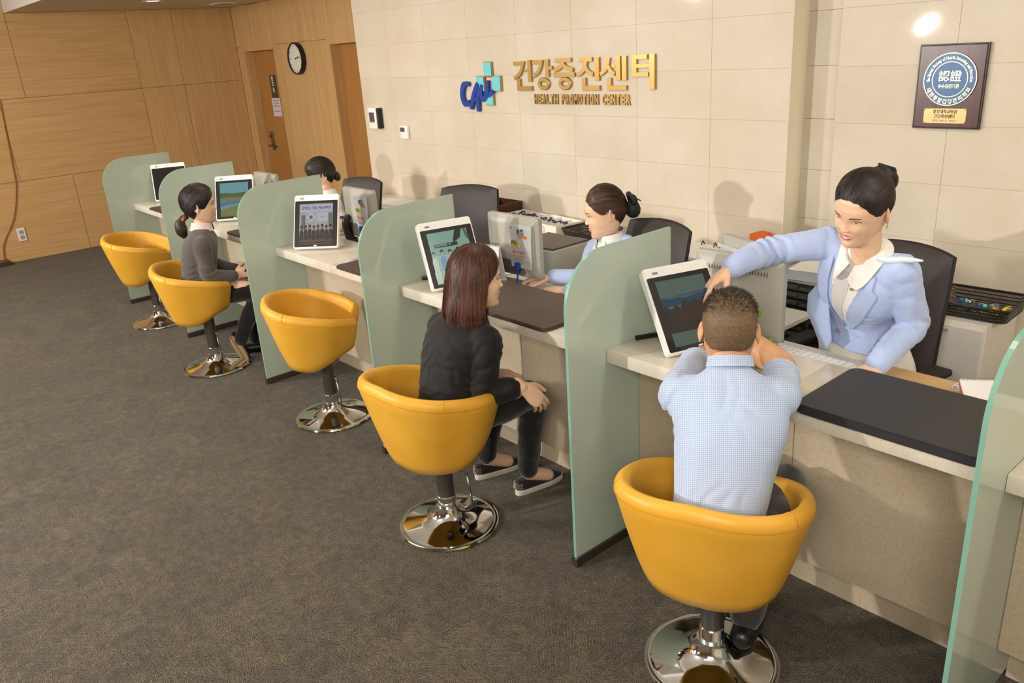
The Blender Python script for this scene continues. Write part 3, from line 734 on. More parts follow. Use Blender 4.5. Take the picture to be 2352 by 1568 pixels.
E_('sc_hair', '#33302c', 0.2); E_('sc_skin', '#b9c7b4', 0.25); E_('sc_blue', '#7fb0d8', 0.3); E_('sc_white', '#cfe3d8', 0.3); E_('sc_teal', '#8fb9ad', 0.3); E_('sc_teal2', '#a5cbbd', 0.3)
E_('sc_dark', '#3f4644', 0.2); E_('sc_grey', '#6f8580', 0.16); E_('sc_sky', '#3f6480', 0.12); E_('sc_cloud', '#66808a', 0.12); E_('sc_tree', '#4f4a45', 0.14); E_('sc_tree2', '#5a4f48', 0.12)
E_('sc_lake_sky', '#6fa3ad', 0.3); E_('sc_hill', '#5d6b4a', 0.25); E_('sc_grass', '#7d8a55', 0.25); E_('sc_water', '#5c78a0', 0.3); E_('sc_hall', '#a9a8a4', 0.3); E_('sc_banner', '#b8bccc', 0.3); E_('sc_suit', '#4a4344', 0.18); E_('sc_stage', '#7a5a48', 0.2)
E_('sc_purple', '#5e5ca8', 0.3); E_('sc_off', '#3a3634', 0.04); E_('sc_red', '#b44a4c', 0.3); E_('sc_deep', '#4b68b0', 0.3)
rnd = random.Random(3)
trees = [(0.0, .50)] + [(k / 24, .58 + .035 * math.sin(k * 1.3) + rnd.uniform(-.012, .018) + (.05 if 8 < k < 22 else 0)) for k in range(25)] + [(1.0, .50)]
scr0 = [('sc_grey', rect(0, 0, 1, 1)), ('sc_sky', [(0, .6), (1, .6), (1, .77), (0, .73)])] + [('sc_cloud', [(.05, .735), (.2, .70), (.34, .715), (.5, .69), (.72, .715), (.95, .74), (.97, .755), (.7, .745), (.45, .74), (.25, .735)])] + [('sc_tree', trees), ('sc_tree', rect(0, .2, 1, .51)), ('sc_tree2', blob(.5, .42, .3, .08))]
scr1 = [('sc_teal', rect(0, 0, 1, 1)), ('sc_teal2', rect(0, .0, 1, .55)), ('sc_dark', [(.60, .80), (.70, 1), (.86, 1), (.80, .84), (.62, .76)]), ('sc_grey', [(.90, 1), (.96, 1), (1, .9), (1, .76), (.93, .84)]), ('sc_dark', rect(.12, .70, .70, .77))]
for k, (x, c) in enumerate([(.05, 'sc_white'), (.26, 'sc_blue'), (.46, 'sc_white'), (.66, 'sc_blue'), (.86, 'sc_white')]):
    scr1 += [('sc_white', [(x - .07, 0), (x + .07, 0), (x + .08, .24), (x - .08, .24)])] + figure(x, .22 + .02 * (k % 2), .72, c)
scr2 = [('sc_hall', rect(0, 0, 1, 1)), ('sc_banner', rect(0, .80, 1, .97)), ('sc_banner', rect(.20, .55, .50, .78)), ('sc_banner', rect(.53, .55, .85, .78)), ('sc_grey', rect(.06, .35, .18, .72)), ('sc_grey', rect(.88, .4, .98, .76)),
        ('sc_stage', rect(0, 0, 1, .22)), ('sc_suit', rect(0, .02, 1, .06))]
for k in range(8): scr2 += figure(.07 + .125 * k, .10 + .012 * (k % 3), .62, 'sc_suit', 'sc_hair', 'sc_stage')
scr2 += [('sc_red', [(.35 + .05 * math.cos(a), .665 + .045 * math.sin(a)) for a in [PI * k / 10 for k in range(11)]]), ('sc_deep', [(.35 + .05 * math.cos(a), .665 + .045 * math.sin(a)) for a in [PI + PI * k / 10 for k in range(11)]])]
scr2 += [('sc_dark', rect(.35 + sx_ * .10 - .018, .665 + sz_ * .075 - .01, .35 + sx_ * .10 + .018, .665 + sz_ * .075 + .01)) for sx_ in (-1, 1) for sz_ in (-1, 1)] + [('sc_deep', [(.62, .655), (.68, .67), (.76, .69), (.70, .66)])]
scr3 = [('sc_lake_sky', rect(0, 0, 1, 1)), ('sc_hill', [(0, .5), (1, .5), (1, .72), (.8, .70), (.5, .68), (.2, .71), (0, .70)]), ('sc_grass', rect(0, .46, 1, .56)), ('sc_water', [(0, .3), (1, .42), (1, .47), (.4, .47), (0, .43)]), ('sc_grass', [(0, 0), (1, 0), (1, .36), (.6, .33), (0, .20)])]
scr4 = [('sc_off', rect(0, 0, 1, 1))]
TABS = [(0.235, 0.248, 1.251, 0.588, scr0, 'white touch screen tablet in front of the seated man showing trees and sky'),
        (-1.044, 0.205, 1.323, 0.448, scr1, 'white touch screen tablet beside the woman in black showing a group of people'),
        (-2.395, 0.206, 0.743, 0.484, scr2, 'white touch screen tablet showing a ceremony with a flag, beside the empty chair'),
        (-3.673, 0.277, 0.888, 0.454, scr3, 'white touch screen tablet showing a lake, facing the woman with the ponytail'),
        (-4.998, 0.312, 1.170, 0.518, scr4, 'white touch screen tablet with dark screen on the farthest counter section')]
for i, (x, y, yaw, tilt, scr, lab) in enumerate(TABS):
    r_ = Vector((math.cos(yaw), math.sin(yaw), 0)); b_ = Vector((-math.sin(yaw), math.cos(yaw), 0)); u_ = b_ * math.sin(tilt) + Vector((0, 0, math.cos(tilt)))
    TB = basis((x, y, ZC + 0.0155), r_, u_)
    t = thing('touch_tablet', lab, 'tablet', M4=TB, group='tablets on the counter')
    link('housing', prism(rrect(TWd, THt, 0.014, 5), 0.028, Matrix.Translation((0, 0, -0.028)), 0.004), 'white_gloss', t, world=False, smooth=40)
    link('bezel', prism(rrect(TWd - 0.014, THt - 0.045, 0.006, 4, 0.007, 0.009), 0.0012), 'black', t, world=False)
    bm, mats = screen_img(scr); tf(bm, Matrix.Translation(((TWd - SW) / 2, 0.024, 0.0012)))
    so = link('screen', bm, mats, t, world=False)
    link('logo_mark', join(textbm('NHS', 0.009, Matrix.Translation((TWd / 2 - 0.01, 0.0115, 0.0013)), 0.0002, 0.0006, 'LEFT')), 'paper', t, world=False)
    link('badge', prism(rrect(0.022, 0.009, 0.002, 3, 0.035, THt - 0.026), 0.0006), 'ink_grey', t, world=False)
    if i == 1: link('screen_caption', textbm('중건강증진센터   3F', 0.0125, Matrix.Translation(((TWd - SW) / 2 + .028, 0.024 + SH * .72, 0.0024)), 0, 0.0002, 'LEFT', 0.72, 1), 'sc_white', t, world=False)
    if i == 2: link('screen_caption', textbm('교병원 개원 제46주년', 0.020, Matrix.Translation(((TWd) / 2, 0.024 + SH * .86, 0.0034)), 0, 0.0003, 'CENTER', 0.98, 1), 'sc_purple', t, world=False)
    # rear support foot
    foot = Vector((x, y, 0)) + r_ * TWd / 2 + b_ * (THt * math.sin(tilt) * 0.62 + 0.05)
    topp = Vector((x, y, ZC)) + r_ * TWd / 2 + u_ * THt * 0.55 - r_.cross(u_) * 0.03
    link('support', tube([topp[:], (topp.x * .3 + foot.x * .7, topp.y * .3 + foot.y * .7, ZC + 0.06), (foot.x, foot.y, ZC + 0.006)], [0.016, 0.014, 0.012], 8), 'grey_dark', t, smooth=True)
# stylus pens lying behind the tablets
def pen(a, b, lab, r=0.0085):
    a, b = Vector(a), Vector(b); t = thing('stylus_pen', lab, 'pen', a.lerp(b, .5)[:] )
    link('barrel', cyl(a, a.lerp(b, .78), r, n=14, bev=0.002), 'black', t, smooth=40); link('tip', cyl(a.lerp(b, .78), b, r * .45, r * .3, n=12), 'brushed', t)
pen((0.022, 0.325, ZC + 0.009), (0.075, 0.435, ZC + 0.009), 'black stylus pen on the counter behind the tablet of the seated man', 0.009)
pen((-1.288, 0.315, ZC + 0.0095), (-1.23, 0.40, ZC + 0.0095), 'black stylus pen behind the tablet of the woman in black', 0.009)
# notice standing behind the frosted pane
t = thing('notice_stand', 'pale green notice sheet standing behind the frosted partition left of the woman in black', 'notice', (-1.33, 0.33, ZC))
link('sheet', tf(bx(0, 0.16, -0.001, 0.001, 0, 0.19), basis((-1.325, 0.262, ZC + 0.004), (-0.05, 1, 0), (0.03, 0.1, 1)).to_3x3().to_4x4() if False else Matrix.Translation((-1.318, 0.262, ZC + 0.004)) @ Matrix.Rotation(math.radians(93), 4, 'Z') @ Matrix.Rotation(math.radians(-9), 4, 'Y') @ Matrix.Rotation(math.radians(-4), 4, 'X')), simple('mint_paper', '#bfe0cf', 0.7), t)
link('foot', bx(-1.336, -1.310, 0.28, 0.40, ZC, ZC + 0.006), 'grey_light', t)

# ================================================================== YELLOW TUB STOOLS
def sstep0(a, b, x):
    t = max(0.0, min(1.0, (x - a) / (b - a))); return t * t * (3 - 2 * t)
def make_stool():
    t = thing('tub_stool', '', 'chair')
    def plan(th, r): # D-shaped plan; th measured from the back (-Y) toward +X
        s, c = math.sin(th), -math.cos(th); n = 2.35
        k = (abs(s) ** n + abs(c) ** n) ** (-1 / n)
        return Vector((s * k * r, c * k * r * 0.96, 0))
    def rimh(a):
        a = abs(a); d = math.degrees(a)
        h = 0.702 - 0.125 * (min(d, 150) / 150) ** 1.35
        if d > 147:
            q = min(1, (d - 147) / 6); q = q * q * (3 - 2 * q); h = h * (1 - q) + 0.445 * q
        return h
    N = 160; rings = []
    for k in range(N):
        a = -PI + 2 * PI * k / N; h = rimh(a); d = math.degrees(abs(a))
        prof = []
        zlo = 0.328 + 0.085 * sstep0(70, 140, d)
        tt = 0.046
        def rout(z):
            q = max(0, min(1, (z - zlo) / 0.36)); return 0.188 + 0.105 * q ** 0.78
        prof.append((0.02, 0.330)); prof.append((0.168, 0.329 + (zlo - 0.328) * 0.85))
        m = 9
        for j in range(m + 1):
            z = zlo + 0.012 + (h - 0.03 - zlo - 0.012) * j / m; prof.append((rout(z), z))
        ro = rout(h - 0.03)
        for j in range(1, 8):
            b = PI * j / 8; prof.append((ro - tt / 2 + tt / 2 * math.cos(b), h - 0.03 + 0.032 * math.sin(b)))
        zi = 0.42
        for j in range(5):
            z = h - 0.03 + (zi - (h - 0.03)) * j / 4; prof.append((max(0.02, ro - tt - 0.03 * (j / 4)), z))
        prof.append((0.02, zi))
        fk = 1 - 0.30 * sstep0(147, 153, d)
        rings.append([plan(a, r * fk) + Vector((0, 0, z)) for r, z in prof])
    bm = bmesh.new(); R = [[bm.verts.new(p) for p in r] for r in rings]; n = len(R[0])
    for i in range(N):
        A, B = R[i], R[(i + 1) % N]
        for j in range(n - 1): bm.faces.new((A[j], B[j], B[j + 1], A[j + 1]))
    bm.faces.new([r[0] for r in R]); bm.faces.new([r[-1] for r in R][::-1])
    bmesh.ops.recalc_face_normals(bm, faces=bm.faces)
    sh = link('shell', bm, 'leather', t, world=False, smooth=50)
    cu = rings_mesh([[plan(-PI + 2 * PI * k / 48, r) * 1.0 + Vector((0, 0.012, z)) for k in range(48)] for r, z in ((0.02, 0.415), (0.190, 0.415), (0.198, 0.42), (0.195, 0.448), (0.17, 0.462), (0.02, 0.466))])
    for v in cu.verts:
        if v.co.y > 0: v.co.y *= 0.74
    link('seat_cushion', cu, 'leather', t, world=False, smooth=50)
    def rr(a): 
        h = rimh(a); q = (h - 0.03 - 0.328 - 0.085 * sstep0(70, 140, abs(math.degrees(a)))) / 0.36; return 0.188 + 0.105 * max(0, q) ** 0.78 + 0.0004
    pts = [plan(a, rr(a)) + Vector((0, 0, rimh(a) - 0.034)) for a in [math.radians(-146 + 292 * k / 60) for k in range(61)]]
    link('seam', tube(pts, 0.0011, 5, smooth=False), 'stitch', sh, world=False, smooth=True)
    for sgn in (-1, 1):
        a = math.radians(58 * sgn); h = rimh(a); ro = rr(a); pp = []
        for j in range(0, 9):
            b = PI * j / 8; pp.append(plan(a, ro - 0.023 + 0.0235 * math.cos(b)) + Vector((0, 0, h - 0.03 + 0.0325 * math.sin(b))))
        link('seam', tube(pp, 0.001, 5, smooth=False), 'stitch', sh, world=False, smooth=True)
    link('base_plate', lathe([(0.0, 0.0), (0.203, 0.0), (0.207, 0.006), (0.203, 0.013), (0.192, 0.015), (0.186, 0.0125), (0.178, 0.016), (0.12, 0.028), (0.075, 0.046), (0.055, 0.066), (0.047, 0.086), (0.045, 0.092), (0.0, 0.092)], 72), 'chrome', t, world=False, smooth=35)
    link('column', lathe([(0.034, 0.13), (0.034, 0.332)], 32), 'column', t, world=False, smooth=35)
    link('column_collar', lathe([(0.037, 0.09), (0.037, 0.135), (0.0345, 0.138)], 32), 'chrome', t, world=False, smooth=35)
    link('height_lever', join(cyl((0.045, 0.03, 0.255), (0.085, 0.05, 0.24), 0.005), cyl((0.085, 0.05, 0.24), (0.095, 0.055, 0.10), 0.005)), 'brushed', t, world=False, smooth=True)
    return t
stool0 = make_stool()
STOOLS = [(0.64, -0.055, 20, 'yellow tub stool under the man in the checked shirt'), (-0.575, -0.155, 2, 'yellow tub stool under the woman dressed in black'),
          (-1.87, 0.045, -33, 'empty yellow tub stool between two frosted partitions, nearer one'), (-3.14, -0.09, -30, 'yellow tub stool under the woman with the ponytail'), (-4.44, -0.005, -33, 'farthest yellow tub stool, empty, by the oak wall')]
for i, (x, y, rz, lab) in enumerate(STOOLS):
    m4 = Matrix.Translation((x, y, 0)) @ Matrix.Rotation(math.radians(rz), 4, 'Z')
    if i == 0:
        stool0.matrix_world = m4; MW[stool0.name] = m4; stool0['label'] = lab; stool0['group'] = 'yellow tub stools'
    else: copy_tree(stool0, m4, lab, 'yellow tub stools')

# ================================================================== STAFF SIDE
# low cabinets along the wall
def cabinet(x0, x1, ztop, lab, y0=1.305, y1=YS - 0.003, doors=True):
    t = thing('wall_cabinet', lab, 'cabinet', ((x0 + x1) / 2, (y0 + y1) / 2, 0), group='white wall cabinets')
    link('body', bx(x0 + .001, x1 - .001, y0 + 0.02, y1, 0.0, ztop - 0.02), 'white_lam', t)
    xm = (x0 + x1) / 2
    for k, (a, b) in enumerate(((x0, xm), (xm, x1))):
        d = link('door', bx(a + 0.002, b - 0.002, y0, y0 + 0.018, 0.06, ztop - 0.045, 0.001, 1), 'white_lam', t)
        hx_ = b - 0.03 if k == 0 else a + 0.03
        link('handle', bx(hx_ - 0.004, hx_ + 0.004, y0 - 0.012, y0, ztop - 0.16, ztop - 0.08), 'brushed', d)
cx0 = [-3.79, -3.15, -2.51, -1.87, -1.23, -0.62]
CLAB = ['white wall cabinet at the far end of the stone wall', 'white wall cabinet behind the far staff chair', 'white wall cabinet behind the empty dark office chair', 'white wall cabinet below the boxes of blue ribbons', 'white wall cabinet behind the seated staff woman in blue', 'white wall cabinet under the binder, beside the wall recess']
for k in range(6): cabinet(cx0[k], (cx0 + [-0.22])[k + 1], 0.765, CLAB[k])
tag(link('cabinet_worktop', bx(-3.80, -0.21, 1.29, YS - 0.002, 0.7655, 0.785, 0.002), 'counter'), 'long pale stone top running over the white wall cabinets', 'worktop')

# office chairs
def make_chair():
    t = thing('office_chair', '', 'chair')
    W_, H0, H1 = 0.40, 0.44, 1.02
    rows = []
    N, K = 14, 16
    def pt(u, v, side):
        z = H0 + (H1 - H0) * v; wid = W_ * (0.98 + 0.06 * math.sin(v * PI) - 0.10 * max(0, v - 0.8) / 0.2 * (0.2 + 0.0))
        x = (u - 0.5) * wid; zz = z + 0.018 * (1 - (2 * u - 1) ** 2) * (v > 0.9) 
        y = 0.165 + 0.07 * v ** 1.3 - 0.03 * math.sin(v * PI) + 0.040 * (1 - (2 * u - 1) ** 2)
        th = 0.022 * (1 - abs(2 * u - 1) ** 6) * (1 - abs(2 * v - 1) ** 8) + 0.006
        return Vector((x, y + (th if side else -th), zz))
    bm = bmesh.new(); V = {}
    for sd in (0, 1):
        for i in range(N + 1):
            for j in range(K + 1): V[sd, i, j] = bm.verts.new(pt(i / N, j / K, sd))
    for i in range(N):
        for j in range(K):
            bm.faces.new((V[0, i, j], V[0, i + 1, j], V[0, i + 1, j + 1], V[0, i, j + 1])); bm.faces.new((V[1, i, j], V[1, i, j + 1], V[1, i + 1, j + 1], V[1, i + 1, j]))
    for i in range(N):
        for j in (0, K): bm.faces.new((V[0, i, j], V[0, i + 1, j], V[1, i + 1, j], V[1, i, j]))
    for j in range(K):
        for i in (0, N): bm.faces.new((V[0, i, j], V[0, i, j + 1], V[1, i, j + 1], V[1, i, j]))
    bmesh.ops.recalc_face_normals(bm, faces=bm.faces)
    bk = link('backrest', bm, 'chair_fab', t, world=False, smooth=60)
    edge = [pt(0, j / 10, 1) for j in range(11)] + [pt(i / 10, 1, 1) for i in range(1, 11)] + [pt(1, 1 - j / 10, 1) for j in range(1, 11)]
    link('piping', tube(edge, 0.007, 6, smooth=False), 'black_matte', bk, world=False, smooth=True)
    link('seat', tf(bx(-0.235, 0.235, -0.22, 0.20, 0.42, 0.485, 0.028, 3), Matrix()), 'chair_fab', t, world=False, smooth=40)
    for s in (-1, 1):
        ar = link('armrest', bx(s * 0.262 - 0.038, s * 0.262 + 0.038, -0.14, 0.12, 0.635, 0.662, 0.010, 3), 'black_matte', t, world=False, smooth=40)
        link('arm_post', join(bx(s * 0.262 - 0.014, s * 0.262 + 0.014, -0.03, 0.03, 0.40, 0.635, 0.004), bx(min(s * 0.2, s * 0.276), max(s * 0.2, s * 0.276), -0.03, 0.03, 0.395, 0.42, 0.004)), 'black', ar, world=False)
    link('back_bracket', tube([(0, 0.12, 0.41), (0, 0.225, 0.42), (0, 0.235, 0.60)], 0.022, 8), 'black', t, world=False, smooth=True)
    link('gas_column', join(cyl((0, 0, 0.09), (0, 0, 0.42), 0.028)), 'black', t, world=False, smooth=40)
    for k in range(5):
        a = 2 * PI * k / 5 + 0.3; c, s = math.cos(a), math.sin(a)
        lg_ = link('leg', tube([(0.02 * c, 0.02 * s, 0.10), (0.16 * c, 0.16 * s, 0.085), (0.28 * c, 0.28 * s, 0.065)], [0.022, 0.018, 0.013], 8), 'black', t, world=False, smooth=True)
        link('castor', cyl((0.28 * c - 0.02 * s, 0.28 * s + 0.02 * c, 0.027), (0.28 * c + 0.02 * s, 0.28 * s - 0.02 * c, 0.027), 0.026, n=16, bev=0.004), 'black_matte', lg_, world=False, smooth=40)
    return t
oc = make_chair()
# (back top centre x, y, yaw): the chair faces -Y at yaw 0
OCH = [(-3.01, 1.10, 9, 'dark office chair behind the far staff woman in white', 1.0), (-2.07, 1.27, 22, 'empty dark office chair beside the box of blue ribbons', 1.0),
       (-0.46, 1.10, -8, 'dark office chair of the seated staff woman in blue', 1.0), (0.545, 1.275, -7, 'dark office chair with armrests behind the standing woman in blue', 1.0)]
for i, (x, y, rz, lab, sc_) in enumerate(OCH):
    Rz = Matrix.Rotation(math.radians(rz), 4, 'Z'); off = Rz @ Vector((0, 0.275, 0))
    m4 = Matrix.Translation((x - off.x, y - off.y, 0)) @ Rz @ Matrix.Diagonal((sc_, sc_, sc_, 1))
    if i == 0: oc.matrix_world = m4; MW[oc.name] = m4; oc['label'] = lab; oc['group'] = 'dark office chairs'
    else: copy_tree(oc, m4, lab, 'dark office chairs')

# monitors seen from behind
def monitor(loc, yaw, lab, w=0.36, h=0.30, paper=True, vents=False, zb_=0.745, label_sticker=False):
    m4 = Matrix.Translation((loc[0], loc[1], 0.70)) @ Matrix.Rotation(math.radians(yaw), 4, 'Z')
    t = thing('desk_monitor', lab, 'monitor', M4=m4, group='desk monitors seen from behind'); z0 = zb_ - 0.70
    # housing: flat front frame plus a bulging rear shell (rear = -Y local)
    bm = bmesh.new(); prof = [(0.0, 0.5), (0.022, 0.495), (0.028, 0.48), (0.036, 0.44), (0.044, 0.36)]
    rings = []
    for d, k in prof:
        rings.append([Vector((px * 2 * k, -d, z0 + h / 2 + pz * 2 * k)) for px, pz in [((p[0] - w / 2), (p[1] - h / 2)) for p in rrect(w, h, 0.014, 4)]])
    hb = link('housing', rings_mesh(rings), 'grey_light', t, world=False, smooth=30)
    link('screen', bx(-w / 2 + 0.012, w / 2 - 0.012, 0.0005, 0.004, z0 + 0.014, z0 + h - 0.014), 'sc_lake_sky', t, world=False)
    link('bezel', bx(-w / 2 + 0.002, w / 2 - 0.002, -0.001, 0.002, z0 + 0.002, z0 + h - 0.002), 'black', t, world=False)
    link('cable_cover', bx(-0.10, 0.09, -0.050, -0.036, z0 + 0.02, z0 + 0.085, 0.004), 'grey_dark', hb, world=False)
    link('video_plug', join(bx(0.045, 0.075, -0.072, -0.048, z0 + 0.045, z0 + 0.08, 0.003), tube([(0.06, -0.064, z0 + 0.045), (0.062, -0.07, z0 + 0.0), (0.05, -0.07, 0.012)], 0.0045, 6)), 'navy', hb, world=False, smooth=40)
    link('mount_disc', cyl((0, -0.042, z0 + h * 0.55), (0, -0.048, z0 + h * 0.55), 0.055, n=32), 'grey_pl', hb, world=False, smooth=40)
    nk = link('stand_neck', tube([(-0.10, -0.046, z0 + h * 0.42), (-0.10, -0.075, z0 + h * 0.30), (-0.10, -0.055, 0.03), (-0.08, -0.03, 0.012)], [0.02, 0.024, 0.03, 0.034], 12), 'black', t, world=False, smooth=True)
    link('stand_base', prism(rrect(0.20, 0.15, 0.05, 6, -0.16, -0.12), 0.014, Matrix.Translation((0, 0, 0.0005)), 0.004), 'grey_dark', t, world=False, smooth=40)
    if vents:
        for k in range(24): link('vent_slot', tf(bx(-0.0016, 0.0016, -0.001, 0.001, -0.016, 0.016), Matrix.Translation((-w * 0.36 + k * w * 0.031, -0.0425, z0 + h * 0.86)) @ Matrix.Rotation(math.radians(-18), 4, 'X')), 'grey_dark', hb, world=False)
        link('rating_label', tf(bx(0.07, 0.115, -0.0455, -0.044, z0 + 0.10, z0 + 0.122), Matrix()), 'green', hb, world=False)
    return t, m4, z0, h
def sheet_notice(m4, z0, h, lab, x0=0.0):
    B_ = m4 @ Matrix.Translation((x0, -0.052, z0 + h * 0.18)) @ basis((0, 0, 0), (1, 0, 0), (0, 0, 1))
    t = thing('taped_notice', lab, 'notice', M4=B_)
    w_, h_ = 0.150, 0.212
    bm = bmesh.new(); n = 10; V = [[bm.verts.new((w_ * i, h_ * j / n, 0.004 * math.sin(j / n * PI) + 0.006 * (1 - j / n) * i)) for i in (0, 1)] for j in range(n + 1)]
    for j in range(n): bm.faces.new((V[j][0], V[j][1], V[j + 1][1], V[j + 1][0]))
    r = bmesh.ops.solidify(bm, geom=bm.faces[:], thickness=0.0006)
    link('sheet', bm, 'paper', t, world=False)
    def ink(nm, x0_, y0_, x1_, y1_, m): link(nm, bx(x0_ * w_, x1_ * w_, y0_ * h_, y1_ * h_, 0.0075, 0.0085), m, t, world=False)
    ink('printed_block', .08, .555, .36, .62, 'green'); ink('printed_block', .08, .49, .50, .55, 'yellow_ink')
    ink('printed_picture', .48, .70, .80, .76, 'orange')
    link('printed_picture', join(*[tf(lathe([(0.0, 0), (r_, 0.0), (r_, 0.001), (0.0, 0.001)], 12), Matrix.Translation((x_ * w_, y_ * h_, 0.0075))) for x_, y_, r_ in ((.44, .86, .008), (.60, .88, .007))]), 'hair_brown', t, world=False)
    link('printed_picture', join(bx(.54 * w_, .66 * w_, .76 * h_, .84 * h_, 0.0075, 0.0085), bx(.39 * w_, .47 * w_, .77 * h_, .83 * h_, 0.0075, 0.0085)), 'blue_ink', t, world=False)
    link('lettering', textbm('정확한', 0.017, Matrix.Translation((.09 * w_, .565 * h_, 0.0086)), 0, 0.0003, 'LEFT', .8, 1), 'ink', t, world=False)
    link('lettering', textbm('환자확인!', 0.017, Matrix.Translation((.09 * w_, .498 * h_, 0.0086)), 0, 0.0003, 'LEFT', .8, 1), 'ink', t, world=False)
    link('lettering', textbm('성함과 등록번호', 0.016, Matrix.Translation((.12 * w_, .33 * h_, 0.0082)), 0, 0.0003, 'LEFT', .8, 1), 'red', t, world=False)
    link('lettering', join(textbm('환자안전을 위한 시행이니', 0.011, Matrix.Translation((.12 * w_, .255 * h_, 0.0082)), 0, 0.0001, 'LEFT', .8, 1)), 'red', t, world=False)
    link('lettering', join(textbm('꼭 협조해 주십시오', 0.011, Matrix.Translation((.14 * w_, .19 * h_, 0.0082)), 0, 0.0001, 'LEFT', .8, 1)), 'ink', t, world=False)
    link('printed_border', join(bx(.06 * w_, .94 * w_, .15 * h_, .154 * h_, 0.0075, 0.0082), bx(.06 * w_, .94 * w_, .41 * h_, .414 * h_, 0.0075, 0.0082), bx(.06 * w_, .066 * w_, .15 * h_, .41 * h_, 0.0075, 0.0082), bx(.934 * w_, .94 * w_, .15 * h_, .41 * h_, 0.0075, 0.0082)), 'ink_grey', t, world=False)
    link('logo_mark', prism([(.07 * w_, .915 * h_), (.14 * w_, .90 * h_), (.17 * w_, .94 * h_), (.12 * w_, .93 * h_)], 0.001, Matrix.Translation((0, 0, 0.0075))), 'blue_ink', t, world=False)
mA = monitor((-1.12, 0.78), 2, 'grey desk monitor behind the woman in black, with a taped notice', zb_=0.755)
sheet_notice(mA[1], mA[2], mA[3], 'white printed notice taped to the monitor behind the woman in black', 0.008)
mB = monitor((-2.575, 0.79), 0, 'grey desk monitor of the far staff woman, with a taped notice', zb_=0.755)
sheet_notice(mB[1], mB[2], mB[3], 'white printed notice taped to the monitor of the far staff woman', 0.005)
mC = monitor((-3.90, 0.80), 0, 'farthest desk monitor, partly hidden by the lake tablet', zb_=0.755)
sheet_notice(mC[1], mC[2], mC[3], 'white printed notice taped to the farthest monitor', 0.005)
mD = monitor((0.165, 0.76), 2, 'grey desk monitor with vents behind the head of the seated man', w=0.37, h=0.31, vents=True, zb_=0.742)
mE = monitor((0.02, 1.06), -20, 'second grey monitor half hidden behind the outstretched arm', w=0.36, h=0.30, zb_=0.72)
sheet_notice(mE[1], mE[2], mE[3], 'white notice taped to the monitor behind the outstretched arm', -0.17)
# the second monitor stands on a small side table
t = thing('side_table', 'small white side table under the second monitor', 'table', (0.02, 1.08, 0))
link('table_top', bx(-0.18, 0.20, 0.95, 1.24, 0.68, 0.70, 0.002), 'white_lam', t)
for a in (-0.17, 0.17):
    for b in (0.96, 1.21): link('leg', bx(a, a + 0.02, b, b + 0.02, 0, 0.68), 'brushed', t)

# drawer organizer with paper stack
t = thing('drawer_organizer', 'dark smoked drawer organizer behind the monitor of the standing woman', 'organizer', (0.10, 1.45, 0))
link('base_cabinet', bx(-0.06, 0.235, 1.325, YS - 0.005, 0, 0.50, 0.002), 'white_lam', t)
link('frame', join(bx(-0.06, 0.235, 1.31, YS - 0.01, 0.79, 0.806, 0.002), bx(-0.06, -0.052, 1.31, YS - 0.01, 0.5, 0.79), bx(0.227, 0.235, 1.31, YS - 0.01, 0.5, 0.79), bx(-0.052, 0.227, YS - 0.03, YS - 0.02, 0.5, 0.79)), 'grey_pl', t)
for k in range(8):
    z_ = 0.755 - k * 0.036
    d = link('drawer', bx(-0.050, 0.225, 1.312, 1.60, z_, z_ + 0.031, 0.002), 'smoke', t)
    link('drawer_pull', join(bx(-0.02, 0.085, 1.306, 1.313, z_ + 0.008, z_ + 0.026, 0.003), bx(0.095, 0.20, 1.308, 1.313, z_ + 0.004, z_ + 0.02, 0.002)), 'grey_dark', d, smooth=40)
    link('drawer_tag', bx(-0.048, -0.030, 1.309, 1.3125, z_ + 0.008, z_ + 0.022), 'paper', d)
t = thing('paper_stack', 'thick stack of white paper on the smoked drawer organizer', 'paper', (0.12, 1.45, 0.806))
pm = Matrix.Translation((0.125, 1.46, 0.806)) @ Matrix.Rotation(math.radians(8), 4, 'Z')
link('sheets', tf(bx(-0.105, 0.105, -0.148, 0.148, 0, 0.042), pm), 'paper_side', t); link('top_sheet', tf(bx(-0.1055, 0.1055, -0.1485, 0.1485, 0.042, 0.0426), pm), 'paper', t)
# orange plastic chair-shaped holder on the wall side
tag(link('orange_folder', prism([(-0.365, 0.786), (-0.16, 0.786), (-0.165, 0.83), (-0.22, 0.88), (-0.25, 0.905), (-0.30, 0.91), (-0.355, 0.89)], 0.02, basis((0, 1.632, 0), (1, 0, 0), (0, 0, 1)), 0.004), 'orange', smooth=40), 'orange plastic folder standing against the stone wall behind the outstretched arm', 'folder')
# binder with clipped papers on the cabinet
t = thing('ring_binder', 'open black ring binder with papers on the wall cabinet', 'binder', (-0.48, 1.44, 0.785))
bmx = Matrix.Translation((-0.50, 1.45, 0.785)) @ Matrix.Rotation(math.radians(-6), 4, 'Z')
link('cover', tf(bx(-0.16, 0.16, -0.13, 0.13, 0, 0.012, 0.002), bmx), 'black', t); link('pages', tf(bx(-0.15, 0.15, -0.122, 0.122, 0.012, 0.030, 0.001, 1), bmx), 'paper', t)
link('ring_clip', tf(join(tube([(-0.10, 0.09, 0.028), (-0.10, 0.10, 0.05), (-0.10, 0.115, 0.028)], 0.003, 6), tube([(-0.02, 0.09, 0.028), (-0.02, 0.10, 0.05), (-0.02, 0.115, 0.028)], 0.003, 6)), bmx), 'dark_metal', t, smooth=True)
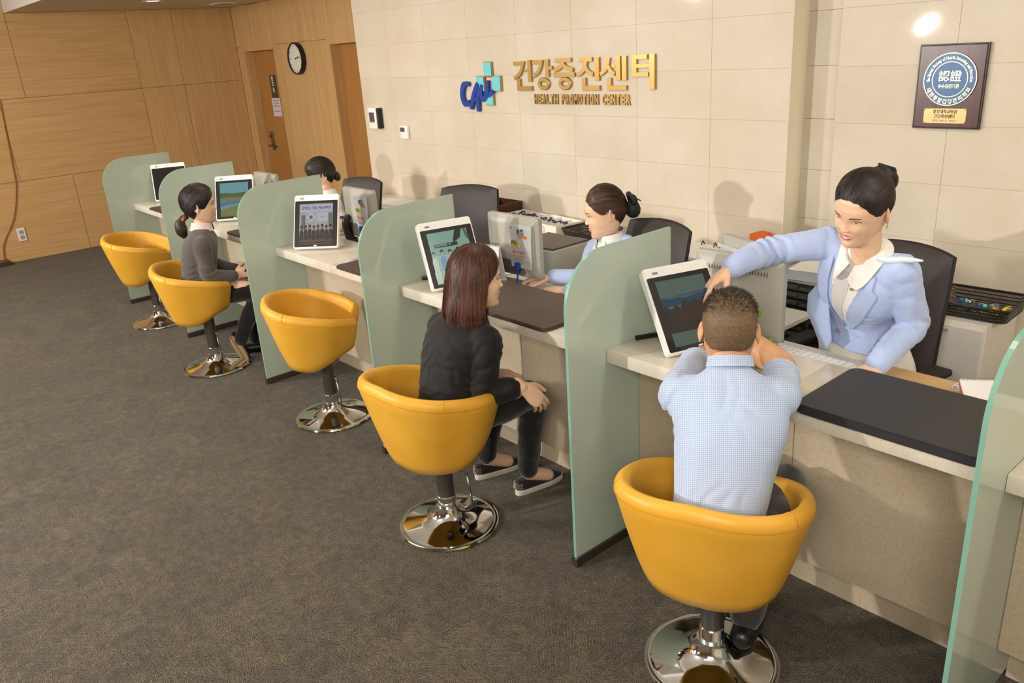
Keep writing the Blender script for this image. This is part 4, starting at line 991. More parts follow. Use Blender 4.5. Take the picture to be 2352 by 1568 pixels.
# boxes of ribbons on the cabinet
def ribbon_loop(c, s, rz):
    pts = [(0, 0, 0), (s, 0.4 * s, 0.3 * s), (1.3 * s, 0, 0.8 * s), (0.6 * s, -0.5 * s, 0.6 * s), (0, 0, 0.2 * s), (-s, 0.3 * s, 0.5 * s), (-1.2 * s, -0.2 * s, 0.2 * s)]
    return tf(tube(pts, 0.004, 5, 4), Matrix.Translation(c) @ Matrix.Rotation(rz, 4, 'Z'))
def openbox(name, lab, x0, x1, y0, y1, z0, h, mat, rz=0, dividers=0, cat='box'):
    c = Vector(((x0 + x1) / 2, (y0 + y1) / 2, z0)); m4 = Matrix.Translation(c) @ Matrix.Rotation(math.radians(rz), 4, 'Z'); w_, d_ = (x1 - x0) / 2, (y1 - y0) / 2
    t = thing(name, lab, cat, M4=m4); q = 0.004
    link('base', bx(-w_, w_, -d_, d_, 0, q), mat, t, world=False)
    for (a, b, c_, d2) in ((-w_, -w_ + q, -d_, d_), (w_ - q, w_, -d_, d_), (-w_ + q, w_ - q, -d_, -d_ + q), (-w_ + q, w_ - q, d_ - q, d_)): link('side', bx(a, b, c_, d2, q, h), mat, t, world=False)
    for k in range(dividers):
        xx = -w_ + 2 * w_ * (k + 1) / (dividers + 1); link('divider', bx(xx - .0015, xx + .0015, -d_ + q, d_ - q, q, h * .9), mat, t, world=False)
    return t, m4
b1, m1 = openbox('ribbon_box', 'white open box heaped with dark blue ribbons on the wall cabinet', -2.02, -1.74, 1.43, 1.61, 0.785, 0.05, 'white_lam', -6, 2)
for k in range(10):
    lp = ribbon_loop((m1 @ Vector((-0.11 + 0.025 * k, -0.03 + 0.03 * (k % 3), 0.035)))[:], 0.022, k * 1.3)
    tag(link('hair_ribbon', lp, 'ribbon', smooth=True), 'dark blue ribbon bow heaped in the rear white box', 'ribbon', 'blue ribbons in the rear box')
b2, m2 = openbox('ribbon_tray', 'white divided tray with a red label and a few blue ribbons', -1.72, -1.42, 1.36, 1.56, 0.785, 0.06, 'white_lam', -6, 2)
link('printed_label', bx(-0.08, 0.04, -0.1015, -0.1002, 0.012, 0.045), 'red', b2, world=False); link('printed_label', bx(-0.077, 0.037, -0.1025, -0.1012, 0.015, 0.042), 'paper', b2, world=False)
link('lettering', textbm('사원증걸이', 0.014, basis((-0.02, -0.1027, 0.023), (1, 0, 0), (0, 0, 1)), 0, 0, 'CENTER', .9, 1), 'red', b2, world=False)
for k in range(4):
    lp = ribbon_loop((m2 @ Vector((-0.10 + 0.065 * k, 0.0, 0.05)))[:], 0.020, k * 2.1)
    tag(link('hair_ribbon', lp, 'ribbon', smooth=True), 'dark blue ribbon lying in the divided white tray', 'ribbon', 'blue ribbons in the divided tray')
tag(link('storage_box', tf(join(bx(-2.20, -1.96, 1.45, 1.455, 0.785, 0.885), bx(-2.20, -1.96, 1.63, 1.635, 0.785, 0.885), bx(-2.20, -2.195, 1.455, 1.63, 0.785, 0.885), bx(-1.965, -1.96, 1.455, 1.63, 0.785, 0.885), bx(-2.195, -1.965, 1.455, 1.63, 0.785, 0.79)), Matrix.Translation((-0.075, 0, 0))), 'wood_dark'), 'dark brown open box behind the empty office chair', 'box')
# wire mesh trays
def mesh_tray(lab, c, w_, d_, h, rz):
    m4 = Matrix.Translation(c) @ Matrix.Rotation(math.radians(rz), 4, 'Z'); t = thing('wire_tray', lab, 'tray', M4=m4, group='black wire mesh trays')
    top = [Vector((p[0] - w_ / 2, p[1] - d_ / 2, h)) for p in rrect(w_, d_, 0.03, 4)]; bot = [Vector((p.x * .90, p.y * .88, 0.003)) for p in top]
    bm = bmesh.new(); A = [bm.verts.new(p) for p in top]; B = [bm.verts.new(p) for p in bot]
    for k in range(len(A)): bm.faces.new((A[k], A[(k + 1) % len(A)], B[(k + 1) % len(A)], B[k]))
    bm.faces.new(B); bmesh.ops.recalc_face_normals(bm, faces=bm.faces)
    link('mesh_sides', bm, 'meshm', t, world=False)
    for nm, L in (('rim', top), ('bottom_wire', bot)):
        link(nm, tube([p for p in L] + [L[0]], 0.004 if nm == 'rim' else 0.002, 6, smooth=False), 'wire', t, world=False, smooth=True)
    return t, m4
mesh_tray('black wire mesh tray on the wall cabinet beside the seated staff woman', (-1.262, 1.46, 0.785), 0.28, 0.24, 0.05, -6)
tag(link('hair_ribbon', ribbon_loop((-1.20, 1.44, 0.80), 0.022, 0.4), 'ribbon', smooth=True), 'single dark blue ribbon lying in the wire tray', 'ribbon')
# printer
t = thing('desk_printer', 'beige desktop printer beside the seated staff woman', 'printer', (-1.20, 1.05, 0))
link('body', bx(-1.36, -1.03, 0.93, 1.22, 0.62, 0.845, 0.008), 'grey_pl', t, smooth=40)
link('top_cover', bx(-1.345, -1.045, 0.945, 1.205, 0.845, 0.855, 0.003), 'grey_dark', t); link('button', lathe([(0, 0), (0.016, 0), (0.014, 0.006), (0, 0.008)], 20, (-1.26, 0.99, 0.855)), 'white_gloss', t, smooth=True)
link('side_hatch', bx(-1.315, -1.225, 0.927, 0.9305, 0.665, 0.775, 0.001, 1), 'grey_light', t); link('orange_label', bx(-1.20, -1.07, 0.9265, 0.9305, 0.66, 0.69), 'orange', t)
tag(link('printer_stand', join(bx(-1.37, -1.02, 0.92, 1.23, 0.6, 0.62), bx(-1.37, -1.35, 0.92, 1.23, 0, 0.6), bx(-1.04, -1.02, 0.92, 1.23, 0, 0.6), bx(-1.35, -1.04, 1.21, 1.23, 0, 0.6)), 'white_lam'), 'white open stand under the beige printer', 'stand')
# drawer pedestal on the right
t = thing('drawer_pedestal', 'white drawer pedestal against the wall right of the office chair', 'cabinet', (0.63, 1.47, 0))
link('body', bx(0.44, 0.832, 1.325, YS - 0.004, 0, 0.755, 0.002), 'white_lam', t)
for k in range(3):
    d = link('drawer', bx(0.443, 0.829, 1.306, 1.324, 0.755 - 0.235 * (k + 1) - 0.01, 0.755 - 0.235 * k - 0.016, 0.0015, 1), 'white_lam', t)
    link('pull', bx(0.56, 0.71, 1.300, 1.3065, 0.755 - 0.235 * k - 0.04, 0.755 - 0.235 * k - 0.03), 'grey_pl', d)
tr, trm = mesh_tray('black wire mesh tray of keyrings on the white drawer pedestal', (0.735, 1.475, 0.756), 0.30, 0.25, 0.055, 2)
rk = random.Random(5); KC = ['teal', 'plaque_blue', 'yellow_ink', 'navy', 'lip', 'silver_gold', 'chrome', 'lime']
for k in range(26):
    x_, y_ = rk.uniform(-.11, .11), rk.uniform(-.09, .05); c = trm @ Vector((x_, y_, 0.012 + rk.uniform(0, .012))); m_ = KC[k % 8]
    a = rk.uniform(0, PI); d = Vector((math.cos(a), math.sin(a), 0.2)) * 0.014
    bm = join(tf(lathe([(0.0, -0.008), (0.006, -0.006), (0.009, 0), (0.006, 0.006), (0.0, 0.008)], 8), Matrix.Translation(c)), tube([c, c + d * .8 + Vector((0, 0, .006)), c + d * 1.6, c + d * 1.2 - Vector((0, 0, .004))], 0.0015, 5, 3))
    nmc = {'teal': 'turquoise', 'plaque_blue': 'blue', 'yellow_ink': 'yellow', 'navy': 'dark blue', 'lip': 'pink', 'silver_gold': 'pale gold', 'chrome': 'silver', 'lime': 'lime green'}[m_]
    tag(link('keyring', bm, m_, smooth=True), nmc + ' keyring bead in the wire tray on the pedestal', 'keyring', nmc + ' keyrings in the wire tray')
t = thing('waste_bin', 'dark waste bin with a clear liner in the corner right of the pedestal', 'bin', (0.99, 1.46, 0))
link('bucket', lathe([(0.002, 0.0), (0.10, 0.0), (0.135, 0.46), (0.13, 0.46), (0.098, 0.01), (0.002, 0.01)], 28, (0.99, 1.46, 0)), 'grey_dark', t, smooth=40)
bm = loop_lathe([(0.132, 0.40), (0.142, 0.47), (0.150, 0.50), (0.146, 0.505), (0.134, 0.47), (0.12, 0.36)], 40, (0.99, 1.46, 0))
for v in bm.verts: v.co += Vector((noise.noise(v.co * 30), noise.noise(v.co * 30 + Vector((5, 0, 0))), noise.noise(v.co * 25 + Vector((0, 9, 0))))) * 0.012
link('liner', bm, 'bag', t, smooth=True)
# keyboard with star charm, papers and small desk things
kbm = Matrix.Translation((0.415, 0.735, 0.7005)) @ Matrix.Rotation(math.radians(-3), 4, 'Z')
t = thing('keyboard', 'white keyboard on the desk behind the counter in front of the monitor with vents', 'keyboard', M4=kbm)
link('case', bx(-0.20, 0.20, -0.065, 0.065, 0.0, 0.014, 0.004), 'white_gloss', t, world=False)
kme = None
for r_ in range(5):
    for c_ in range(15):
        if kme is None:
            o = link('key', bx(-0.0105, 0.0105, -0.0095, 0.0095, 0, 0.010, 0.002, 1), 'white_gloss', t, world=False); kme = o
        else:
            o = kme.copy(); COL.objects.link(o); o.parent = t
        o.location = (-0.182 + c_ * 0.026, -0.048 + r_ * 0.024, 0.014)
star = [((0.032 if k % 2 == 0 else 0.015) * math.cos(PI / 2 + k * PI / 5), (0.032 if k % 2 == 0 else 0.015) * math.sin(PI / 2 + k * PI / 5)) for k in range(10)]
tag(link('star_note', prism(star, 0.014, basis((0.335, 0.70, 0.745), (1, 0.2, 0), (0, 0.25, 1)), 0.002), 'lime'), 'lime green star ornament below the monitor with vents', 'ornament')
t = thing('desk_calendar', 'white spiral desk calendar behind the tablet of the woman in black', 'calendar', (-1.17, 0.60, 0.70))
cm = Matrix.Translation((-1.285, 0.605, 0.70)) @ Matrix.Rotation(math.radians(10), 4, 'Z')
for s in (-1, 1): link('leaf', tf(bx(0, 0.20, -0.001, 0.001, 0, 0.235), cm @ Matrix.Translation((0, s * 0.045, 0)) @ Matrix.Rotation(s * math.radians(11), 4, 'X')), 'paper', t)
link('spiral', join(*[tf(tube([(0, -0.008, 0), (0, 0, 0.009), (0, 0.008, 0), (0, 0, -0.009), (0, -0.008, 0)], 0.0012, 5, 3), cm @ Matrix.Translation((0.01 + k * 0.0095, 0, 0.232))) for k in range(20)]), 'dark_metal', t)
t = thing('spiral_notebook', 'white spiral notebook leaning on the desk beside the nearest partition', 'notebook', (1.10, 0.75, 0.70))
nm_ = Matrix.Translation((1.00, 0.72, 0.703)) @ Matrix.Rotation(math.radians(38), 4, 'Z') @ Matrix.Rotation(math.radians(28), 4, 'X')
link('pages', tf(bx(0, 0.16, 0, 0.10, 0, 0.008), nm_), 'paper', t); link('cover', tf(bx(-.002, 0.162, -.002, 0.102, -0.003, 0), nm_), 'red', t)
link('spiral', join(*[tf(tube([(0, -0.006, 0), (0, 0, 0.007), (0, 0.006, 0), (0, 0, -0.004), (0, -0.006, 0)], 0.0011, 5, 3), nm_ @ Matrix.Translation((0.006 + k * 0.0075, 0.101, 0.006))) for k in range(20)]), 'grey_light', t)
tag(link('phone_cord', tube([(0.935 + 0.011 * math.cos(k * 0.9), 0.80 + 0.0022 * k, 0.716 + 0.011 * math.sin(k * 0.9)) for k in range(34)], 0.003, 5, 2), 'white_gloss', smooth=True), 'coiled white cord on the desk near the nearest partition', 'cord')
tag(link('paper_sheet', bx(0.86, 1.20, 0.63, 0.76, 0.7005, 0.7015), 'paper'), 'white sheet of paper on the desk behind the black mat', 'paper')
tag(link('paper_sheet', tf(bx(-0.13, 0.13, -0.09, 0.09, 0, 0.0012), Matrix.Translation((-0.72, 0.70, 0.7005)) @ Matrix.Rotation(0.2, 4, 'Z')), 'paper'), 'white printed sheet under the hands of the seated staff woman', 'paper')
tag(link('paper_sheet', tf(bx(-0.15, 0.15, -0.105, 0.105, 0, 0.004), Matrix.Translation((-3.28, 1.45, 0.7855)) @ Matrix.Rotation(0.2, 4, 'Z')), 'paper'), 'white papers on the stone cabinet top beside the far office chair', 'paper')
t = thing('computer_mouse', 'small black computer mouse beside the monitor behind the woman in black', 'mouse', (-0.93, 0.665, 0.70))
bm = bmesh.new(); bmesh.ops.create_uvsphere(bm, u_segments=18, v_segments=10, radius=1); tf(bm, Matrix.Translation((-0.93, 0.665, 0.706)) @ Matrix.Rotation(0.5, 4, 'Z') @ Matrix.Diagonal((0.03, 0.05, 0.022, 1)))
for v in bm.verts: v.co.z = max(v.co.z, 0.7005)
link('body', bm, 'black', t, smooth=True)
link('cord', tube([(-0.955, 0.71, 0.705), (-0.99, 0.76, 0.704), (-1.03, 0.74, 0.704), (-1.05, 0.70, 0.704)], 0.003, 6), 'black', t, smooth=True)
# ================================================================== PEOPLE: toolkit
TMP = bpy.data.scenes.new('tmp_eval')
def remesh(bms, voxel, smooth=2, keep=None):
    """union of closed overlapping pieces -> one continuous surface"""
    me = bpy.data.meshes.new('r'); bm = join(*bms); bm.to_mesh(me); bm.free()
    o = bpy.data.objects.new('r', me); TMP.collection.objects.link(o)
    md = o.modifiers.new('r', 'REMESH'); md.mode = 'VOXEL'; md.voxel_size = voxel; md.adaptivity = 0
    if smooth:
        sm = o.modifiers.new('s', 'SMOOTH'); sm.factor = 0.5; sm.iterations = smooth
    vl = TMP.view_layers[0]; vl.update(); ev = o.evaluated_get(vl.depsgraph)
    out = bmesh.new(); out.from_mesh(ev.data)
    bpy.data.objects.remove(o); bpy.data.meshes.remove(me)
    return out
def sstep(a, b, x):
    t = max(0.0, min(1.0, (x - a) / (b - a))); return t * t * (3 - 2 * t)
def lerp_table(tab, x):
    if x <= tab[0][0]: return tab[0][1]
    for (a, u), (b, v) in zip(tab[:-1], tab[1:]):
        if x <= b:
            t = (x - a) / (b - a); t = t * t * (3 - 2 * t) * 0.35 + t * 0.65; return u + (v - u) * t
    return tab[-1][1]
def V3(*a): return Vector(a)
def limb(pts, rads, n=14, m=5):
    """tapering limb with rounded ends"""
    P = [Vector(p) for p in pts]; R = list(rads)
    d0 = (P[0] - P[1]).normalized(); d1 = (P[-1] - P[-2]).normalized()
    if len(P) > 2:
        C = spline(P, m); RR = [v.x for v in spline([Vector((r, 0, 0)) for r in R], m)]
    else: C, RR = P, R
    pre = [(C[0] + d0 * RR[0] * 0.85, RR[0] * 0.35), (C[0] + d0 * RR[0] * 0.6, RR[0] * 0.75)]
    post = [(C[-1] + d1 * RR[-1] * 0.6, RR[-1] * 0.75), (C[-1] + d1 * RR[-1] * 0.85, RR[-1] * 0.35)]
    seq = pre + list(zip(C, RR)) + post
    return tube([p for p, r in seq], [r for p, r in seq], n, smooth=False)
def loft(rings, n=32, ex=2.3, m=4):
    """rings: (centre, x-axis vector*half width, y-axis vector*half depth)"""
    C = spline([r[0] for r in rings], m); A = spline([r[1] for r in rings], m); B = spline([r[2] for r in rings], m)
    out = []
    for c, a, b in zip(C, A, B):
        ring = []
        for k in range(n):
            t = 2 * PI * k / n; ct, st = math.cos(t), math.sin(t)
            q = (abs(ct) ** ex + abs(st) ** ex) ** (-1 / ex); ring.append(c + a * ct * q + b * st * q)
        out.append(ring)
    def shrink(r, f, off):
        c = sum(r, Vector()) / len(r); return [c + (p - c) * f + off for p in r]
    d0 = (C[0] - C[1]).normalized(); d1 = (C[-1] - C[-2]).normalized()
    out = [shrink(out[0], 0.5, d0 * 0.02), shrink(out[0], 0.85, d0 * 0.012)] + out + [shrink(out[-1], 0.85, d1 * 0.012), shrink(out[-1], 0.5, d1 * 0.02)]
    return rings_mesh(out)
def ball(c, r, sc=(1, 1, 1), u=16, v=10):
    bm = bmesh.new(); bmesh.ops.create_uvsphere(bm, u_segments=u, v_segments=v, radius=r)
    return tf(bm, Matrix.Translation(c) @ Matrix.Diagonal((sc[0], sc[1], sc[2], 1)))
def wrinkle(bm, amp, scale, seed=0, stretch=(1, 1, 1), fold=None):
    bm.normal_update(); off = Vector((seed * 3.1, seed * 1.7, seed * 5.3)); S = Vector(stretch)
    mv = []
    for v in bm.verts:
        q = Vector((v.co.x * S.x, v.co.y * S.y, v.co.z * S.z)) * scale + off
        a = noise.noise(q) + 0.5 * noise.noise(q * 2.1)
        d = a * amp
        if fold:
            for (c, ax, rad, k, am) in fold:      # ridged creases around a joint
                w = v.co - c; dd = w.length / rad
                if dd < 1: d += am * (1 - dd * dd) ** 1.5 * (abs(math.sin(w.dot(ax) * k + 2.5 * noise.noise(v.co * 14 + off))) - 0.5) * 2
        mv.append(v.normal * d)
    for v, d in zip(bm.verts, mv): v.co += d
    return bm
def bvh_of(bm): 
    bm.normal_update(); return BVHTree.FromBMesh(bm)
def drape(poly, F, bvh, off=0.003, thick=0.003, step=0.012, reach=0.5, maxdev=0.07):
    """2D outline in frame F (x,y in plane, +z = outward) dropped on a surface and thickened"""
    pts = []; N = len(poly)
    for i in range(N):
        a, b = Vector(poly[i]), Vector(poly[(i + 1) % N]); k = max(1, int((b - a).length / step))
        for j in range(k): pts.append(a.lerp(b, j / k))
    nb = len(pts); edges = [(i, (i + 1) % nb) for i in range(nb)]
    xs_ = [p.x for p in pts]; ys_ = [p.y for p in pts]
    def inside(p):
        c = False
        for i in range(nb):
            a, b = pts[i], pts[(i + 1) % nb]
            if (a.y > p.y) != (b.y > p.y) and p.x < (b.x - a.x) * (p.y - a.y) / (b.y - a.y) + a.x: c = not c
        return c
    y = min(ys_) + step / 2
    while y < max(ys_):
        x = min(xs_) + step / 2
        while x < max(xs_):
            p = Vector((x, y))
            if inside(p) and min((p - q).length for q in pts) > step * 0.45: pts.append(p)
            x += step
        y += step
    vs, es, fs, *_ = delaunay_2d_cdt([Vector((p[0], p[1])) for p in pts], edges, [list(range(nb))], 1, 1e-6)
    bm = bmesh.new(); L = []; F3 = F.to_3x3(); dirn = -(F3 @ Vector((0, 0, 1))); hits = []
    for p in vs:
        o_ = F @ Vector((p[0], p[1], reach)); h = bvh.ray_cast(o_, dirn, reach * 2)
        if h[0] is None: hits.append(None); continue
        q = h[0] + h[1] * off if h[1].dot(dirn) < 0 else h[0] - dirn * off
        hits.append((q, (h[0] - (F @ Vector((p[0], p[1], 0)))).dot(-dirn)))
    ds = sorted(h[1] for h in hits if h); med = ds[len(ds) // 2] if ds else 0.0
    ok = [i for i, h in enumerate(hits) if h and abs(h[1] - med) < maxdev]
    for i, p in enumerate(vs):
        if i in ok or not ok: q = hits[i][0] if hits[i] else F @ Vector((p[0], p[1], med))
        else:
            k = min(ok, key=lambda j: (vs[j][0] - p[0]) ** 2 + (vs[j][1] - p[1]) ** 2); q = F @ Vector((p[0], p[1], hits[k][1])) - dirn * off
        L.append(bm.verts.new(q))
    for f in fs:
        try: bm.faces.new([L[i] for i in f])
        except ValueError: pass
    bmesh.ops.recalc_face_normals(bm, faces=bm.faces)
    bm.normal_update()
    if bm.faces and sum((f.normal.dot(dirn) for f in bm.faces)) > 0: bmesh.ops.reverse_faces(bm, faces=bm.faces[:])
    for _ in range(2): bmesh.ops.smooth_vert(bm, verts=bm.verts, factor=0.4, use_axis_x=True, use_axis_y=True, use_axis_z=True)
    be = [(e.verts[0], e.verts[1]) for e in bm.edges if len(e.link_faces) == 1]
    fl = [list(f.verts) for f in bm.faces]; low = {v: bm.verts.new(v.co + dirn * thick) for v in list(bm.verts)}
    for f in fl:
        try: bm.faces.new([low[v] for v in f[::-1]])
        except ValueError: pass
    for v0, v1 in be:
        try: bm.faces.new((v0, v1, low[v1], low[v0]))
        except ValueError: pass
    bmesh.ops.recalc_face_normals(bm, faces=bm.faces)
    return bm

# ---- head
TA = [(-1, .018), (-.93, .034), (-.8, .049), (-.6, .0605), (-.35, .069), (-.1, .073), (.1, .0755), (.35, .0745), (.6, .067), (.8, .053), (.93, .033), (1, .0)]
TF_ = [(-1, .050), (-.95, .072), (-.85, .083), (-.7, .086), (-.45, .0865), (-.2, .087), (0, .086), (.15, .090), (.35, .089), (.55, .081), (.75, .064), (.9, .040), (1, 0)]
TBk = [(-1, .018), (-.8, .034), (-.6, .056), (-.35, .079), (-.1, .096), (.15, .103), (.4, .099), (.6, .086), (.8, .063), (.93, .037), (1, 0)]
def head_surf(phi, z, smile=0.0):
    a, f, b = lerp_table(TA, z), lerp_table(TF_, z), lerp_table(TBk, z)
    s, c = math.sin(phi), math.cos(phi); ex = 2.25
    q = (abs(s) ** ex + abs(c) ** ex) ** (-1 / ex)
    X = s * q * a; Y = -c * q * (f if c > 0 else b); Z = z * (0.120 if z > 0 else 0.112)
    if c > 0.05:
        w = sstep(0.05, 0.35, c); g = lambda cx_, cz_, sx_, sz_: math.exp(-((X - cx_) / sx_) ** 2 - ((Z - cz_) / sz_) ** 2)
        ax = abs(X); ga = lambda cx_, cz_, sx_, sz_: math.exp(-((ax - cx_) / sx_) ** 2 - ((Z - cz_) / sz_) ** 2)
        d = 0.0
        t = max(0, min(1, (0.020 - Z) / 0.040)); hb = (0.0008 + 0.0150 * t ** 1.5) * sstep(0.032, 0.014, Z) * sstep(-0.034, -0.023, Z)
        d += hb * math.exp(-(X / (0.0075 + 0.0035 * t)) ** 2)
        d += 0.0055 * ga(.0115, -.0215, .0055, .006)
        d -= 0.0085 * ga(.031, .0105, .014, .010); d += 0.0045 * ga(.031, .0085, .011, .006)
        d += 0.0025 * ga(.028, .027, .018, .008)
        d += (0.004 + 0.004 * smile) * ga(.037, -.022, .018, .018)
        d += 0.0055 * g(0, -.0475, .016, .006) + 0.006 * g(0, -.0575, .014, .006) - 0.004 * g(0, -.0525, .018, .0026)
        d -= 0.0035 * g(0, -.071, .014, .007); d += 0.005 * g(0, -.092, .015, .013)
        Y -= d * w
    return Vector((X, Y, Z))
def head_mesh(smile=0.0, N=88, K=80, ears=True):
    bm = bmesh.new(); R = []
    for j in range(K + 1):
        z = -1 + 2 * j / K; z = math.copysign(abs(z) ** 0.92, z) if abs(z) < 1 else z
        if j == K: R.append([bm.verts.new((0, 0, 0.120))] * N); continue
        ring = []
        for i in range(N):
            t = -PI + 2 * PI * i / N; ring.append(bm.verts.new(head_surf(t - 0.45 * math.sin(t), z, smile)))
        R.append(ring)
    for j in range(K):
        for i in range(N):
            vs = [R[j][i], R[j][(i + 1) % N], R[j + 1][(i + 1) % N], R[j + 1][i]]; u = []
            for v in vs:
                if v not in u: u.append(v)
            if len(u) >= 3:
                try: bm.faces.new(u)
                except ValueError: pass
    bm.faces.new([v for v in R[0]])
    bmesh.ops.recalc_face_normals(bm, faces=bm.faces)
    if ears:
        for s in (-1, 1):
            e = bmesh.new(); bmesh.ops.create_uvsphere(e, u_segments=22, v_segments=14, radius=1)
            for v in e.verts:
                x, y, z = v.co; rim = math.sqrt(y * y + z * z)
                hx = 0.0062 * x
                if x > 0: hx -= 0.0075 * math.exp(-(rim / 0.55) ** 2)
                yy = y * (0.0165 if z > -0.2 else 0.0165 * (1 - 0.45 * min(1, (-z - .2) / .8))); zz = z * 0.031
                v.co = Vector((hx + 0.006 * (y > 0) * y, yy, zz))
            bmesh.ops.recalc_face_normals(e, faces=e.faces)
            m4 = Matrix.Translation((0.0775, 0.014, -0.004)) @ Matrix.Rotation(math.radians(36), 4, 'Z') @ Matrix.Rotation(math.radians(-10), 4, 'X')
            tf(e, m4)
            if s < 0:
                for v in e.verts: v.co.x *= -1
                bmesh.ops.reverse_faces(e, faces=e.faces[:])
            me = bpy.data.meshes.new('e'); e.to_mesh(me); e.free(); bm.from_mesh(me); bpy.data.meshes.remove(me)
    return bm
def head_frame(pos, fwd, up, s=0.96, roll=0.0):
    f = Vector(fwd).normalized(); u = Vector(up); u = (u - f * u.dot(f)).normalized()
    if roll: u = Matrix.Rotation(roll, 3, f) @ u
    x = u.cross(f); y = -f
    return Matrix(((x.x * s, y.x * s, u.x * s, pos[0]), (x.y * s, y.y * s, u.y * s, pos[1]), (x.z * s, y.z * s, u.z * s, pos[2]), (0, 0, 0, 1)))
FACE_BVH = {}
def decal(poly, off=0.0006, smile=0.0, step=0.004):
    if smile not in FACE_BVH: FACE_BVH[smile] = bvh_of(head_mesh(smile, ears=False))
    F = basis((0, -0.15, 0), (1, 0, 0), (0, 0, 1))   # +z of the frame points out of the face (-Y)
    bm = drape(poly, F, FACE_BVH[smile], off, 0.0004, step, 0.15)
    return bm
def arc_poly(x0, z0, x1, z1, bulge, w0, w1, n=8):
    up, lo = [], []
    for k in range(n + 1):
        t = k / n; x = x0 + (x1 - x0) * t; z = z0 + (z1 - z0) * t + bulge * 4 * t * (1 - t); w = w0 + (w1 - w0) * t
        if k in (0, n): w *= 0.35
        up.append((x, z + w / 2)); lo.append((x, z - w / 2))
    return lo + up[::-1]
def face_parts(H, parent, smile=0.0, lip='lip', teeth=True, eyes=0.5, brow='brow', half=None):
    sides = (1, -1)
    def put(nm, bm, m): link(nm, tf(bm, H), m, parent, smooth=True)
    for s in sides:
        put('eyebrow', decal([(s * a, b) for a, b in arc_poly(.011, .0245, .050, .0258, .0050, .0060, .0034)], .0008, smile), brow)
        h = 0.0085 * eyes
        put('eye_white', decal([(s * a, b) for a, b in arc_poly(.0185, .0085, .0445, .0095, .0022 * eyes, h, h)], .0006, smile, 0.003), 'eye_white')
        put('iris', decal([(s * (.0315 + .0056 * math.cos(2 * PI * k / 12)), .0105 + max(-h * .42, min(h * .42, .0048 * math.sin(2 * PI * k / 12)))) for k in range(12)], .0011, smile, 0.003), 'iris')
        put('eyelash', decal([(s * a, b) for a, b in arc_poly(.0165, .0092, .0490, .0114, .0036 + .003 * eyes, .0030, .0048)], .0013, smile, 0.003), 'ink')
    wm = 0.0225 + 0.009 * smile; lift = 0.008 * smile
    def mouth_line(x): return -.0525 + lift * (x / wm) ** 2
    n = 12; X = [-wm + 2 * wm * k / n for k in range(n + 1)]
    gap = 0.0075 * smile * (1 if teeth else 0.2)
    up = [(x, mouth_line(x) + gap * (1 - (x / wm) ** 2)) for x in X]; top = [(x, mouth_line(x) + gap * (1 - (x / wm) ** 2) + 0.0058 * (1 - abs(x / wm) ** 2.2) * (1 - .25 * math.exp(-(x / .004) ** 2))) for x in X]
    put('upper_lip', decal(up + top[::-1][1:-1], .0008, smile, 0.003), lip)
    lo = [(x, mouth_line(x) - gap * .6 * (1 - (x / wm) ** 2)) for x in X]; bot = [(x, mouth_line(x) - gap * .6 * (1 - (x / wm) ** 2) - 0.0085 * (1 - abs(x / wm) ** 2.0)) for x in X]
    put('lower_lip', decal(lo + bot[::-1][1:-1], .0010, smile, 0.003), lip)
    if teeth and smile > 0.3: put('teeth', decal([(x * .94, z) for x, z in lo] + [(x * .94, z) for x, z in up[::-1][1:-1]], .0004, smile, 0.003), 'teeth')

